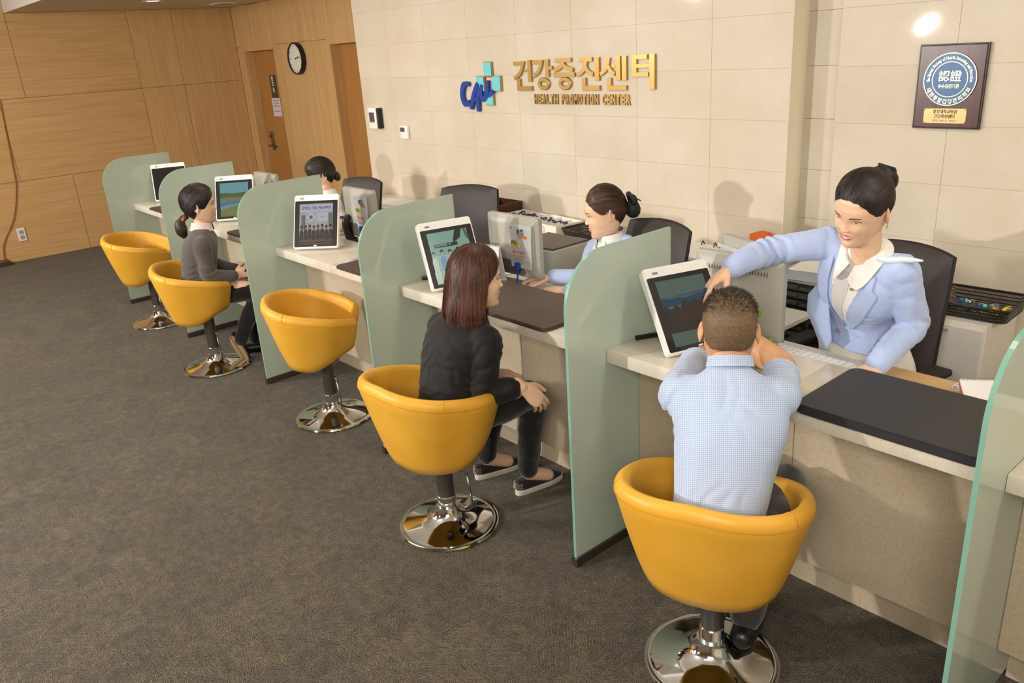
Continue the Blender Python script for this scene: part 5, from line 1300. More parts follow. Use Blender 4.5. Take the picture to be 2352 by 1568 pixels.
# ---- hands: wrist at origin, fingers +X, back of hand +Z, thumb on +Y
def hand(M4, curl, thumb=(0.75, 0.62, -0.25), tcurl=0.3, mirror=False, voxel=0.0021, spread=0.05, s=0.93):
    bms = []
    base = [(.086, .0275, .0), (.090, .0085, .002), (.086, -.0105, .001), (.077, -.0275, -.002)]
    lens = [(.041, .025, .021), (.045, .028, .022), (.041, .026, .021), (.032, .020, .019)]
    rad = [.0084, .0086, .0082, .0072]
    bms.append(loft([(V3(-.03, 0, 0), V3(0, .024, 0), V3(0, 0, .019)), (V3(.0, 0, 0), V3(0, .0265, 0), V3(0, 0, .0175)), (V3(.03, .003, 0), V3(0, .033, 0), V3(0, 0, .0165)), (V3(.06, .001, 0), V3(0, .039, 0), V3(0, 0, .0145)), (V3(.086, 0, 0), V3(0, .0375, 0), V3(0, 0, .0110))], 20, 2.6, 3))
    tips = []
    for k in range(4):
        p = Vector(base[k]); yaw = spread * (1.5 - k); ang = 0.0; pts = [p - Vector((.022, 0, 0)), p]; 
        for j in range(3):
            ang += curl[k][j]; d = Vector((math.cos(ang) * math.cos(yaw), math.cos(ang) * math.sin(yaw), -math.sin(ang)))
            p = p + d * lens[k][j]; pts.append(p)
        r = rad[k]; bms.append(limb(pts, [r * 1.12, r * 1.1, r * 1.02, r * .94, r * .78], 10, 4)); tips.append((pts[-1], (pts[-1] - pts[-2]).normalized(), r))
    d = Vector(thumb).normalized(); p = Vector((.018, .022, -.006)); pts = [p]; ang = 0
    ax = d.cross(Vector((0, 0, 1))).normalized()
    for ln in (.042, .031, .026):
        p = p + d * ln; pts.append(p); d = (Matrix.Rotation(tcurl, 3, Vector((0, 0, -1))) @ d)
    bms.append(limb(pts, [.0155, .0125, .0105, .0082], 10, 4))
    bms.append(ball((.035, .024, -.007), .017, (1.3, 1, .8)))
    bm = remesh(bms, voxel, 2)
    if mirror:
        for v in bm.verts: v.co.y *= -1
        bmesh.ops.reverse_faces(bm, faces=bm.faces[:])
    nails = []
    for (tp, dr, r) in tips:
        sd = Vector((-dr.y, dr.x, 0)); sd = sd.normalized() if sd.length > 1e-4 else Vector((0, 1, 0)); up = dr.cross(sd).normalized()
        if up.z < 0: up = -up
        n_ = bmesh.new(); bmesh.ops.create_uvsphere(n_, u_segments=10, v_segments=6, radius=1)
        B = Matrix(((dr.x * .0062, sd.x * r * .62, up.x * .0022, tp.x - dr.x * .002 + up.x * r * .62), (dr.y * .0062, sd.y * r * .62, up.y * .0022, tp.y - dr.y * .002 + up.y * r * .62), (dr.z * .0062, sd.z * r * .62, up.z * .0022, tp.z - dr.z * .002 + up.z * r * .62), (0, 0, 0, 1)))
        tf(n_, B)
        if mirror:
            for v in n_.verts: v.co.y *= -1
        nails.append(tf(n_, M4 @ Matrix.Diagonal((s, s, s, 1))))
    return tf(bm, M4 @ Matrix.Diagonal((s, s, s, 1))), join(*nails)
def hand_frame(wrist, direction, back):
    x = Vector(direction).normalized(); z = Vector(back); z = (z - x * z.dot(x)).normalized(); y = z.cross(x)
    return Matrix(((x.x, y.x, z.x, wrist[0]), (x.y, y.y, z.y, wrist[1]), (x.z, y.z, z.z, wrist[2]), (0, 0, 0, 1)))

# ---- hair
def hair_cap(line, thick, smile=0.0, N=96, K=64, bump=0.0, seed=1):
    """line: [(deg from face centre, hairline z in metres)], thick: max thickness"""
    bm = bmesh.new(); R = []
    for j in range(K + 1):
        z = -0.95 + 1.95 * j / K; ring = []
        for i in range(N):
            ph = -PI + 2 * PI * i / N; p = head_surf(ph, min(z, 0.995), smile); zh = lerp_table(line, abs(math.degrees(ph)))
            m = p.z - zh; c = p - Vector((0, 0.01, 0.01)); nrm = Vector((c.x / .075 ** 2, c.y / .095 ** 2, c.z / .12 ** 2)).normalized()
            th = thick(ph, p.z) if callable(thick) else thick
            o = th * sstep(-0.004, 0.055, m) - 0.0035 * (1 - sstep(-0.006, 0.004, m))
            if bump: o += bump * noise.noise(Vector((ph * 9 + seed, p.z * 20, 0))) * sstep(0, .02, m)
            ring.append((bm.verts.new(p + nrm * o), m))
        R.append(ring)
    for j in range(K):
        for i in range(N):
            q = [R[j][i], R[j][(i + 1) % N], R[j + 1][(i + 1) % N], R[j + 1][i]]
            if max(m for v, m in q) > -0.006:
                try: bm.faces.new([v for v, m in q])
                except ValueError: pass
    bmesh.ops.delete(bm, geom=[v for v in bm.verts if not v.link_faces], context='VERTS')
    bmesh.ops.recalc_face_normals(bm, faces=bm.faces)
    return bm
def ribbons(paths, w):
    bm = bmesh.new()
    for pts, nr in paths:
        n = len(pts); prev = None
        for i in range(n):
            t = pts[min(i + 1, n - 1)] - pts[max(i - 1, 0)]; s = t.cross(nr[i])
            if s.length < 1e-9: s = Vector((1, 0, 0))
            s = s.normalized() * w * (0.35 + 0.65 * math.sin(PI * min(1, (i + 0.6) / n)))
            a, b = bm.verts.new(pts[i] - s), bm.verts.new(pts[i] + s)
            if prev: bm.faces.new((prev[0], prev[1], b, a))
            prev = (a, b)
    return bm
def pulled_strands(cap, target, starts, n=900, seg=12, lift=0.0012, seed=2, w=0.0009, jit=0.006):
    """strands lying on the cap, combed from the hairline to one point"""
    rnd_ = random.Random(seed); bv = bvh_of(cap); C = Vector((0, 0.008, 0.012)); td = (Vector(target) - C).normalized(); out = []
    for k in range(n):
        ph, z = starts(rnd_); p0 = head_surf(ph, z); d0 = (p0 - C).normalized(); pts, nr = [], []
        tj = (td + Vector((rnd_.uniform(-1, 1), rnd_.uniform(-1, 1), rnd_.uniform(-1, 1))) * 0.16).normalized()
        t0, t1 = rnd_.uniform(0, .35), rnd_.uniform(.7, 1)
        lf = lift + rnd_.uniform(0, 0.0016)
        for i in range(seg):
            t = t0 + (t1 - t0) * i / (seg - 1); d = d0.slerp(tj, t) if d0.dot(tj) > -0.98 else d0.lerp(tj, t).normalized()
            h = bv.ray_cast(C + d * 0.25, -d, 0.25)
            if h[0] is None: continue
            pts.append(h[0] + d * lf * math.sin(PI * min(1, max(.02, t)))); nr.append(d)
        if len(pts) > 3: out.append((pts, nr))
    return ribbons(out, w)
def person(bms, mat, label, loose=None):
    o = link('person', join(*bms), mat, smooth=True); tag(o, label, 'person'); return o
# ================================================================== PERSON 1: standing staff woman in pale blue
def staff_standing():
    L = V3(.963, -.145, -.225).normalized(); U = V3(.195, -.39, .9).normalized(); F = L.cross(U).normalized(); U = F.cross(L)
    H = head_frame((.604, .758, 1.262), (-.15, -.91, -.38), (.20, .0, 1), 1.0)
    shR, elR, wrR = V3(.468, .868, 1.108), V3(.290, .74, 1.083), V3(.232, .575, 1.045); tip = V3(.197, .474, .969)
    shL, elL, wrL = V3(.712, .838, 1.055), V3(.742, .895, .865), V3(.716, .715, .765)
    # ---- skin body
    torso = loft([(V3(.545, 1.04, .58), L * .13, F * .09), (V3(.535, .97, .78), L * .10, F * .07), (V3(.565, .90, .96), L * .11, F * .072), (V3(.59, .855, 1.07), L * .085, F * .05)])
    neck = limb([(.592, .84, 1.06), (.600, .81, 1.13), (.606, .785, 1.19)], [.055, .049, .050])
    arms = [limb([shR, elR, wrR], [.045, .038, .026]), limb([shL, elL, wrL], [.045, .038, .026])]
    legs = [limb([V3(.48, 1.05, .60), V3(.47, 1.06, .36), V3(.47, 1.08, .06)], [.075, .055, .035]), limb([V3(.62, 1.03, .60), V3(.62, 1.05, .36), V3(.62, 1.08, .06)], [.075, .055, .035])]
    body = remesh([torso, neck] + arms + legs, 0.008, 3)
    hd = (tip - wrR).normalized(); hm = hand_frame(wrR + hd * 0.004, hd + V3(-.10, .02, .05), V3(-.35, -.25, .95))
    h1, n1 = hand(hm, [(.42, .12, .10), (1.15, 1.25, .6), (1.2, 1.3, .6), (1.2, 1.25, .6)], thumb=(.8, .35, -.75), tcurl=.35)
    hm2 = hand_frame(wrL, V3(-.25, -.85, -.25), V3(0, -.3, 1)); h2, n2 = hand(hm2, [(.25, .3, .2)] * 4)
    p = person([body, tf(head_mesh(0.8), H), h1, h2], 'skin_f', 'standing woman in pale blue blazer reaching over to touch a tablet')
    link('fingernail', join(n1, n2), 'nail', p, smooth=True)
    face_parts(H, p, 0.8, 'lip', True, 0.62)
    # ---- hair
    line = [(0, .076), (25, .072), (42, .058), (56, .034), (68, .016), (80, .012), (90, .022), (100, .010), (112, -.030), (140, -.060), (180, -.066)]
    cap = hair_cap(line, lambda ph, z: 0.005 + 0.013 * sstep(.04, .11, z) * (.45 + .55 * sstep(.3, 1.6, abs(ph))))
    st = pulled_strands(cap, (0, .112, .070), lambda r: (r.uniform(-PI, PI), r.uniform(-.15, .98)), 1500, 12, seed=4)
    ho = link('hair', tf(cap, H), 'hair_black', p, smooth=True); so = link('hair_strands', tf(st, H), 'hair_black', ho, smooth=True); so['kind'] = 'stuff'
    bun = bmesh.new(); bmesh.ops.create_uvsphere(bun, u_segments=28, v_segments=18, radius=1)
    for v in bun.verts: v.co *= 1 + 0.05 * noise.noise(v.co * 4); 
    tf(bun, Matrix.Translation((0, .108, .052)) @ Matrix.Diagonal((.046, .030, .048, 1))); link('hair_bun', tf(bun, H), 'hair_black', ho, smooth=True)
    clip = join(*[tf(bx(-.030 + .004 * k, .030 - .004 * k, -.004, .004, -.012, .012, .003), Matrix.Translation((0, .122 - .004 * k, .085 - .022 * k)) @ Matrix.Rotation(.5 - .25 * k, 4, 'X')) for k in range(4)])
    link('hair_clip', tf(clip, H), 'black', ho)
    link('earring', tf(join(tube([(.083, .006, -.034), (.085, .0, -.040), (.083, .010, -.044), (.081, .013, -.037)], .0009, 5, 4), ball((.0835, .004, -.043), .0022)), H), 'gold', p, smooth=True)
    # ---- shirt, skirt
    shirt = remesh([loft([(V3(.540, .945, .86), L * .100, F * .075), (V3(.562, .90, .955), L * .125, F * .088), (V3(.58, .866, 1.035), L * .13, F * .078), (V3(.590, .845, 1.085), L * .105, F * .064), (V3(.597, .828, 1.125), L * .062, F * .056)])], 0.007, 3)
    link('shirt', shirt, 'shirt', p, smooth=True)
    sk = loft([(V3(.535, .955, .83), L * .122, F * .096), (V3(.535, .995, .72), L * .160, F * .120), (V3(.545, 1.03, .60), L * .178, F * .128), (V3(.55, 1.05, .45), V3(.165, 0, 0), V3(0, -.118, 0)), (V3(.55, 1.06, .36), V3(.155, 0, 0), V3(0, -.11, 0))], 36, 2.4)
    link('skirt', wrinkle(sk, .003, 9, 3), 'skirt', p, smooth=True)
    for x in (.47, .62): link('shoe', tf(remesh([limb([(0, .03, .03), (0, -.06, .03), (0, -.15, .022)], [.032, .036, .028])], .005, 2), Matrix.Translation((x, 1.10, 0)) @ Matrix.Rotation(0.0, 4, 'Z')), 'black', p, smooth=True)
    # ---- blazer: torso and sleeves as one garment
    tor = loft([(V3(.536, .978, .788), L * .162, F * .130), (V3(.538, .962, .825), L * .144, F * .114), (V3(.545, .940, .880), L * .122, F * .100), (V3(.562, .898, .955), L * .153, F * .117), (V3(.578, .868, 1.03), L * .160, F * .100), (V3(.588, .852, 1.075), L * .135, F * .074), (V3(.594, .838, 1.108), L * .074, F * .060)], 40, 2.4)
    tor2 = tor.copy()
    cuffR = wrR + (elR - wrR).normalized() * .018
    slR = limb([V3(.50, .868, 1.085), shR, shR.lerp(elR, .5) + V3(0, 0, .004), elR, elR.lerp(wrR, .55) + V3(0, 0, .006), cuffR], [.068, .061, .052, .049, .046, .041], 20)
    slL = limb([V3(.69, .842, 1.045), shL, shL.lerp(elL, .5), elL, elL.lerp(wrL, .5), wrL], [.066, .059, .053, .050, .044, .039], 20)
    jk = remesh([tor, slR, slL], 0.0055, 4)
    ax1 = (shR - wrR).normalized(); ax2 = (elL - wrL).normalized(); ax3 = (shL - elL).normalized()
    wrinkle(jk, .0026, 11, 2, fold=[(elR, ax1, .11, 85, .0075), (elL, ax2, .13, 80, .005), (elL.lerp(wrL, .6), ax2, .09, 100, .0045), (shL.lerp(elL, .25), ax3 + L * .5, .11, 62, .0022), (shR, ax1, .10, 70, .005), (V3(.50, .87, .83), U, .12, 60, .003), (V3(.62, .87, .80), U + L * .4, .12, 70, .003)])
    bvj = bvh_of(jk); tc = remesh([tor2], .007, 3); bv = bvh_of(tc); tc.free(); bj = link('blazer', jk, 'jacket', p, smooth=True)
    O = V3(.556, .90, .93) + F * 0.12; FR = basis(O, L, U)
    def dr(nm, poly, off, th, m, par=bj, step=.010, b=None): 
        return link(nm, drape(poly, FR, b or bv, off, th, step, .35), m, par, smooth=40)
    dr('shirt_front', [(-.004, -.085), (.012, -.06), (.074, .165), (.03, .19), (-.02, .19), (-.066, .165)], .0015, .001, 'shirt')
    dr('scarf', [(-.012, -.070), (.000, -.08), (.010, -.02), (.022, .10), (.010, .150), (-.020, .150), (-.040, .10), (-.030, .0)], .004, .003, 'scarf')
    dr('lapel', [(-.004, -.105), (-.030, -.03), (-.070, .155), (-.082, .172), (-.108, .128), (-.114, .085), (-.096, .02), (-.058, -.05)], .0075, .005, 'jacket')
    dr('lapel', [(.002, -.105), (.018, -.06), (.078, .155), (.088, .165), (.100, .128), (.096, .120), (.118, .104), (.116, .094), (.086, .0), (.040, -.075)], .0075, .005, 'jacket', b=bvj)
    dr('breast_pocket', [(.058, -.010), (.118, .002), (.116, .020), (.056, .009)], .0060, .0025, 'jacket')
    dr('side_pocket', [(.045, -.158), (.112, -.150), (.114, -.098), (.046, -.106)], .0040, .0022, 'jacket')
    dr('front_edge', [(-.010, -.17), (.004, -.16), (.010, -.12), (.004, -.098), (-.004, -.098), (-.002, -.13), (-.010, -.155)], .004, .003, 'jacket')
    link('button', tf(lathe([(0, 0), (.009, 0), (.0095, .003), (.007, .0045), (0, .004)], 20), basis(bv.ray_cast(FR @ V3(-.012, -.108, .3), -F)[0] + F * .004, L, U)), 'button', bj, smooth=40)
    # right front of the blazer swings open below the arm
    pts = [(1, (.425, .905, .985)), (1, (.378, .875, .905)), (1, (.385, .862, .845)), (1, (.418, .858, .79)), (1, (.455, .845, .735)), (1, (.492, .815, .735)), (1, (.520, .790, .785)), (1, (.505, .795, .86)), (1, (.470, .835, .94))]
    c = V3(.455, .84, .85); bm = bmesh.new(); ring = [bm.verts.new(q) for _, q in pts]; mid = [bm.verts.new(Vector(q).lerp(c, .5) + V3(-.012, -.014, 0)) for _, q in pts]; cc = bm.verts.new(c + V3(-.016, -.018, 0))
    n = len(ring)
    for i in range(n):
        bm.faces.new((ring[i], ring[(i + 1) % n], mid[(i + 1) % n], mid[i])); bm.faces.new((mid[i], mid[(i + 1) % n], cc))
    bmesh.ops.subdivide_edges(bm, edges=bm.edges[:], cuts=2, use_grid_fill=True, smooth=0.6); bmesh.ops.recalc_face_normals(bm, faces=bm.faces); bmesh.ops.solidify(bm, geom=bm.faces[:], thickness=.005)
    link('front_flap', bm, 'jacket', bj, smooth=50)
    # shirt collar, scarf end and pin
    nc = V3(.600, .815, 1.122)
    for sd in (1, -1):
        bm = bmesh.new(); prev = None
        for k in range(20):
            a = math.radians(10 + 160 * k / 19); out = L * (math.sin(a) * sd) + F * math.cos(a); fr = max(0, math.cos(a))
            q = nc + out * .054 + U * (.012 - .040 * fr ** 1.5) + F * (.010 * fr)
            tipf = .030 + .020 * sstep(1.1, .35, a); dn = .016 + .052 * sstep(1.5, .45, a) * sstep(.10, .42, a)
            cs = [bm.verts.new(q - U * .022 - out * .003), bm.verts.new(q), bm.verts.new(q + out * .006 + U * .001), bm.verts.new(q + out * tipf * .55 - U * dn * .5), bm.verts.new(q + out * tipf - U * dn)]
            if prev:
                for j_ in range(4): bm.faces.new((prev[j_], cs[j_], cs[j_ + 1], prev[j_ + 1]))
            prev = cs
        bmesh.ops.recalc_face_normals(bm, faces=bm.faces); bmesh.ops.solidify(bm, geom=bm.faces[:], thickness=.0016); link('shirt_collar', bm, 'shirt', p, smooth=60)
    link('collar_pin', tf(join(ball((0, 0, 0), .005, (1.4, .8, .6)), ball((.006, .004, 0), .004)), basis(bv.ray_cast(FR @ V3(.040, .118, .3), -F)[0] + F * .020, L, U)), 'gold', p, smooth=True)
    s0 = nc + L * .055 + F * .02; sc = tube([s0, s0 + V3(.045, .01, -.005), s0 + V3(.095, .02, .004), s0 + V3(.135, .03, .006)], [.010, .016, .012, .004], 12)
    for v in sc.verts: v.co.z = s0.z + (v.co.z - s0.z) * .75
    link('scarf_end', wrinkle(sc, .003, 40, 5), 'scarf_blue', p, smooth=True)
    return p
staff_standing()
def axes(fwd, up):
    U = Vector(up).normalized(); F = Vector(fwd); F = (F - U * F.dot(U)).normalized(); return U.cross(F), F, U      # left, forward, up
def rings_of(L, F, rows): return [(V3(*c), L * a, F * b) for c, a, b in rows]
def shrunk(rows, k=0.88): return [(c, a * k, b * k) for c, a, b in rows]
def collar_band(nc, L, F, U, r, h, gap=30, m='shirt', flare=.006, drop=.0, parent=None, name='collar'):
    bm = bmesh.new(); prev = None
    for k in range(29):
        a = math.radians(gap + (360 - 2 * gap) * k / 28); out = L * math.sin(a) + F * math.cos(a)
        q = Vector(nc) + out * r
        cs = [bm.verts.new(q - U * h * .5), bm.verts.new(q + U * h * .5 - out * .002), bm.verts.new(q + U * h * .5 + out * .004), bm.verts.new(q + out * (flare + .006) - U * (h * .35 + drop))]
        if prev:
            for j in range(3): bm.faces.new((prev[j], cs[j], cs[j + 1], prev[j + 1]))
        prev = cs
    bmesh.ops.recalc_face_normals(bm, faces=bm.faces); bmesh.ops.solidify(bm, geom=bm.faces[:], thickness=.0015)
    return link(name, bm, m, parent, smooth=60)

# ================================================================== PERSON 2: seated man seen from behind
def seated_man():
    L, F, U = axes((-.56, .83, 0), (-.26, .31, .91))
    H = head_frame((.553, .115, 1.020), (-.60, .80, -.34), (-.05, .1, 1), 1.0)
    rows = [((.688, -.105, .46), .132, .118), ((.682, -.10, .55), .126, .112), ((.674, -.07, .66), .134, .110), ((.660, -.025, .765), .150, .110), ((.628, .018, .845), .158, .098), ((.606, .048, .895), .120, .074), ((.592, .064, .928), .066, .058)]
    shL, elL, wrL = V3(.490, -.030, .848), V3(.385, .19, .856), V3(.44, .36, .850)
    shR, elR, wrR = V3(.722, .112, .862), V3(.622, .285, .864), V3(.50, .30, .93)
    hipR, knR, anR = V3(.790, -.065, .485), V3(.665, .26, .50), V3(.690, .05, .14)
    hipL, knL, anL = V3(.645, -.145, .485), V3(.50, .20, .52), V3(.52, .12, .12)
    body = remesh([loft(rings_of(L, F, shrunk(rows))), limb([V3(.598, .058, .89), V3(.580, .082, .945), V3(.566, .10, .985)], [.058, .056, .056]), limb([shL, elL, wrL], [.048, .045, .030]), limb([shR, elR, elR.lerp(wrR, .5), wrR], [.050, .050, .043, .031]),
                   limb([hipR.lerp(knR, .25), knR, anR], [.05, .045, .032]), limb([hipL.lerp(knL, .25), knL, anL], [.05, .045, .032])], .0075, 3)
    h1, n1 = hand(hand_frame(wrR, V3(-.55, -.15, .5), V3(.3, .8, .4)), [(1.1, 1.2, .6)] * 4); h2, n2 = hand(hand_frame(wrL, V3(.55, .3, -.05), V3(0, .1, 1)), [(.3, .5, .3)] * 4, mirror=True)
    p = person([body, tf(head_mesh(0.0), H), h1, h2], 'skin_m', 'man in light blue checked shirt seen from behind, leaning on the counter')
    link('fingernail', join(n1, n2), 'nail', p, smooth=True)
    face_parts(H, p, 0.0, 'lip_pale', False, 0.8)
    # cropped hair: shaved sides, dense spikes on top
    line = [(0, .068), (30, .062), (50, .040), (62, .018), (74, .004), (86, .010), (97, .000), (108, -.030), (135, -.056), (180, -.062)]
    cap = hair_cap(line, 0.0022); bv = bvh_of(cap)
    ho = link('hair', tf(cap.copy(), H), 'scalp', p, smooth=True)
    rnd_ = random.Random(11); bm = bmesh.new(); C = V3(0, .008, .012)
    for k in range(15000):
        z = rnd_.uniform(-.55, .99); ph = rnd_.uniform(-PI, PI); q = head_surf(ph, z); zh = lerp_table(line, abs(math.degrees(ph)))
        m = q.z - zh
        if m < 0: continue
        d = (q - C); nrm = V3(d.x / .075 ** 2, d.y / .095 ** 2, d.z / .12 ** 2).normalized()
        topness = sstep(.030, .075, q.z + .010 * noise.noise(q * 40)); ln = .0028 + .011 * topness
        if rnd_.random() > .42 + .58 * topness: continue
        dr = (nrm + V3(rnd_.uniform(-.45, .45), rnd_.uniform(-.55, .15), rnd_.uniform(-.35, .5) - .25 * (1 - topness))).normalized()
        b = q + nrm * .0018; s = dr.cross(V3(rnd_.uniform(-1, 1), rnd_.uniform(-1, 1), rnd_.uniform(-1, 1))).normalized() * (.00042 + .0002 * topness)
        vs = [bm.verts.new(b - s), bm.verts.new(b + s), bm.verts.new(b + dr * ln * rnd_.uniform(.6, 1.1))]; bm.faces.new(vs)
    so = link('cropped_strands', tf(bm, H), 'hair_short', ho); so['kind'] = 'stuff'
    cap.free()
    # shirt
    sl = [limb([shL.lerp(V3(.6, .04, .86), .35), shL, shL.lerp(elL, .55), elL], [.062, .060, .056, .052], 18), limb([shR.lerp(V3(.6, .04, .86), .35), shR, shR.lerp(elR, .5), shR.lerp(elR, .80)], [.062, .060, .056, .054], 18)]
    sh = remesh([loft(rings_of(L, F, [(V3(.690, -.11, .44), .136, .122)] + rows), 40, 2.4)] + sl, .0055, 4)
    wrinkle(sh, .0026, 10, 7, fold=[(V3(.70, -.12, .58), L + U * .5, .16, 62, .0035), (V3(.52, -.05, .80), U + L * .6, .13, 60, .003), (V3(.70, .0, .80), U - L * .6, .13, 60, .003), (shL, L + U, .10, 80, .003), (shR.lerp(elR, .6), F, .09, 90, .004), (V3(.65, -.06, .93), L, .10, 70, .002)])
    uv = sh.loops.layers.uv.new('UVMap')
    for f in sh.faces:
        for lp in f.loops: lp[uv].uv = (lp.vert.co.dot(L), lp.vert.co.dot(U))
    link('shirt', sh, 'check', p, smooth=True)
    cb = collar_band(V3(.586, .075, .947), L, F, U, .0575, .032, 40, 'check', .004, .004, p, 'shirt_collar')
    uvl = cb.data.uv_layers.new(name='UVMap')
    for lp in cb.data.loops: 
        co = cb.data.vertices[lp.vertex_index].co; uvl.data[lp.index].uv = (co.dot(L), co.dot(U))
    # trousers and shoes
    tr = remesh([loft(rings_of(L, F, [((.725, -.09, .42), .155, .130), ((.722, -.095, .50), .160, .128)])), limb([hipR, hipR.lerp(knR, .5), knR, knR.lerp(anR, .5), anR], [.088, .082, .068, .058, .052], 18), limb([hipL, hipL.lerp(knL, .5), knL, knL.lerp(anL, .5), anL], [.088, .082, .068, .058, .052], 18)], .008, 3)
    link('trousers', wrinkle(tr, .004, 16, 3), 'grey_trouser', p, smooth=True)
    for an, d in ((anR, V3(-.35, .9, -.15)), (anL, V3(-.45, .85, -.1))):
        d = d.normalized(); link('shoe', remesh([limb([an + V3(0, 0, -.055) - d * .05, an + V3(0, 0, -.065) + d * .06, an + V3(0, 0, -.075) + d * .16], [.038, .042, .034]), limb([an, an + V3(0, 0, -.05)], [.04, .038])], .006, 3), 'black', p, smooth=True)
    return p
seated_man()

# ================================================================== PERSON 3: woman in black with auburn bob
def bob_hair(H, p, length=-.150, mats=('hair_auburn', 'hair_auburn'), face_open=66, seed=5, n=4200, wid=1.08):
    prof = [(0, .000, .138), (.10, .040, .134), (.22, .072, .112), (.36, .092, .070), (.5, .1010, .020), (.65, .1045, -.035), (.8, .1080, -.080), (.92, .1120, length * .80), (1.0, .1090, length)]
    def S(ph, s, inset=0.0):
        r = lerp_table([(a, b) for a, b, c in prof], s); z = lerp_table([(a, c) for a, b, c in prof], s)
        c = math.cos(ph); back = .5 - .5 * c
        r = r - inset * min(1, r / .05); X = math.sin(ph) * r * .97 * wid; Y = -c * r * (1.0 + .10 * back) + .006
        wv = .0035 * math.sin(ph * 11 + s * 3) * sstep(.2, .8, s) + .004 * noise.noise(Vector((ph * 3, s * 4, seed)))
        return V3(X, Y, z + .006 * noise.noise(Vector((ph * 6, seed, 0))) * s) + V3(math.sin(ph), -c, 0) * wv
    def lim(s): return math.radians(face_open * sstep(.25, .60, s) + 6 * sstep(.6, .9, s))     # the face stays free below the fringe
    def open_at(ph, s): return abs(ph) < lim(s)
    def layer(inset):
        bm = bmesh.new(); N, K = 200, 64; Vv = {}
        for i in range(N + 1):
            for j in range(K + 1):
                l_ = lim(j / K); Vv[i, j] = bm.verts.new(S(l_ + (2 * PI - 2 * l_) * i / N, j / K, inset))
        for i in range(N):
            for j in range(K): bm.faces.new((Vv[i, j], Vv[i + 1, j], Vv[i + 1, j + 1], Vv[i, j + 1]))
        bmesh.ops.remove_doubles(bm, verts=bm.verts, dist=1e-5)
        bmesh.ops.delete(bm, geom=[v for v in bm.verts if not v.link_faces], context='VERTS'); bmesh.ops.recalc_face_normals(bm, faces=bm.faces); return bm
    ho = link('hair', tf(join(layer(0.0), layer(.012)), H), mats[0], p, smooth=True)
    rnd_ = random.Random(seed); paths = []
    for k in range(n):
        ph = rnd_.uniform(-PI, PI); s0, s1 = rnd_.uniform(.02, .55), rnd_.uniform(.80, 1.07); off = rnd_.uniform(-.001, .006); dph = rnd_.uniform(-.14, .14)
        pts, nr = [], []
        for i in range(13):
            s = s0 + (s1 - s0) * i / 12; q = ph + dph * s * s + .02 * math.sin(s * 9 + k)
            if open_at(q, s): break
            nn = V3(math.sin(q), -math.cos(q), .25).normalized(); pts.append(S(q, min(s, 1.0)) + nn * off + V3(0, 0, -(max(0, s - 1)) * .3)); nr.append(nn)
        if len(pts) > 4: paths.append((pts, nr))
    so = link('hair_strands', tf(ribbons(paths, .0010), H), mats[1], ho, smooth=True); so['kind'] = 'stuff'
    return ho
def slip_on(p, heel, toe, lab=None):
    heel, toe = Vector(heel), Vector(toe); d = (toe - heel); ln = d.length; d.normalize(); s = V3(d.y, -d.x, 0)
    def outline(k, w): # normalised outline, x 0..1 heel to toe
        out = []
        for i in range(36):
            a = 2 * PI * i / 36; x = .5 - .5 * math.cos(a); y = math.sin(a)
            ww = w * (.82 + .18 * sstep(.35, .75, x)) * (1 - .0 * x); e = abs(y) ** .62 * (1 if y >= 0 else -1)
            out.append((x * ln, e * ww))
        return out
    def ring(z, w, x0=0., x1=1.): return [heel + d * (x0 * ln + (x1 - x0) * x) + s * y + V3(0, 0, z) for x, y in outline(0, w)]
    sole = rings_mesh([ring(.0, .036), ring(.004, .0385), ring(.024, .0385), ring(.026, .036)])
    t = link('shoe', sole, 'sole', p, smooth=40)
    up = rings_mesh([ring(.024, .0365, .01, .99), ring(.040, .0355, .012, .95), ring(.056, .030, .02, .80), ring(.070, .025, .03, .60), ring(.072, .022, .04, .56)])
    link('shoe_upper', up, 'canvas', t, smooth=60)
    st = []
    for r_, z in enumerate((.034, .042, .050, .058)):
        for k in range(9):
            a = math.radians(-58 + 116 * k / 8 + (7 if r_ % 2 else 0)); w = .034 - .0016 * r_
            q = heel + d * (.030 - .034 * math.cos(a) + .001 * r_) + s * (w * math.sin(a)) + V3(0, 0, z); st.append(ball(q, .0021, u=6, v=4))
    so = link('heel_studs', join(*st), 'silver_gold', t, smooth=True); so['kind'] = 'stuff'
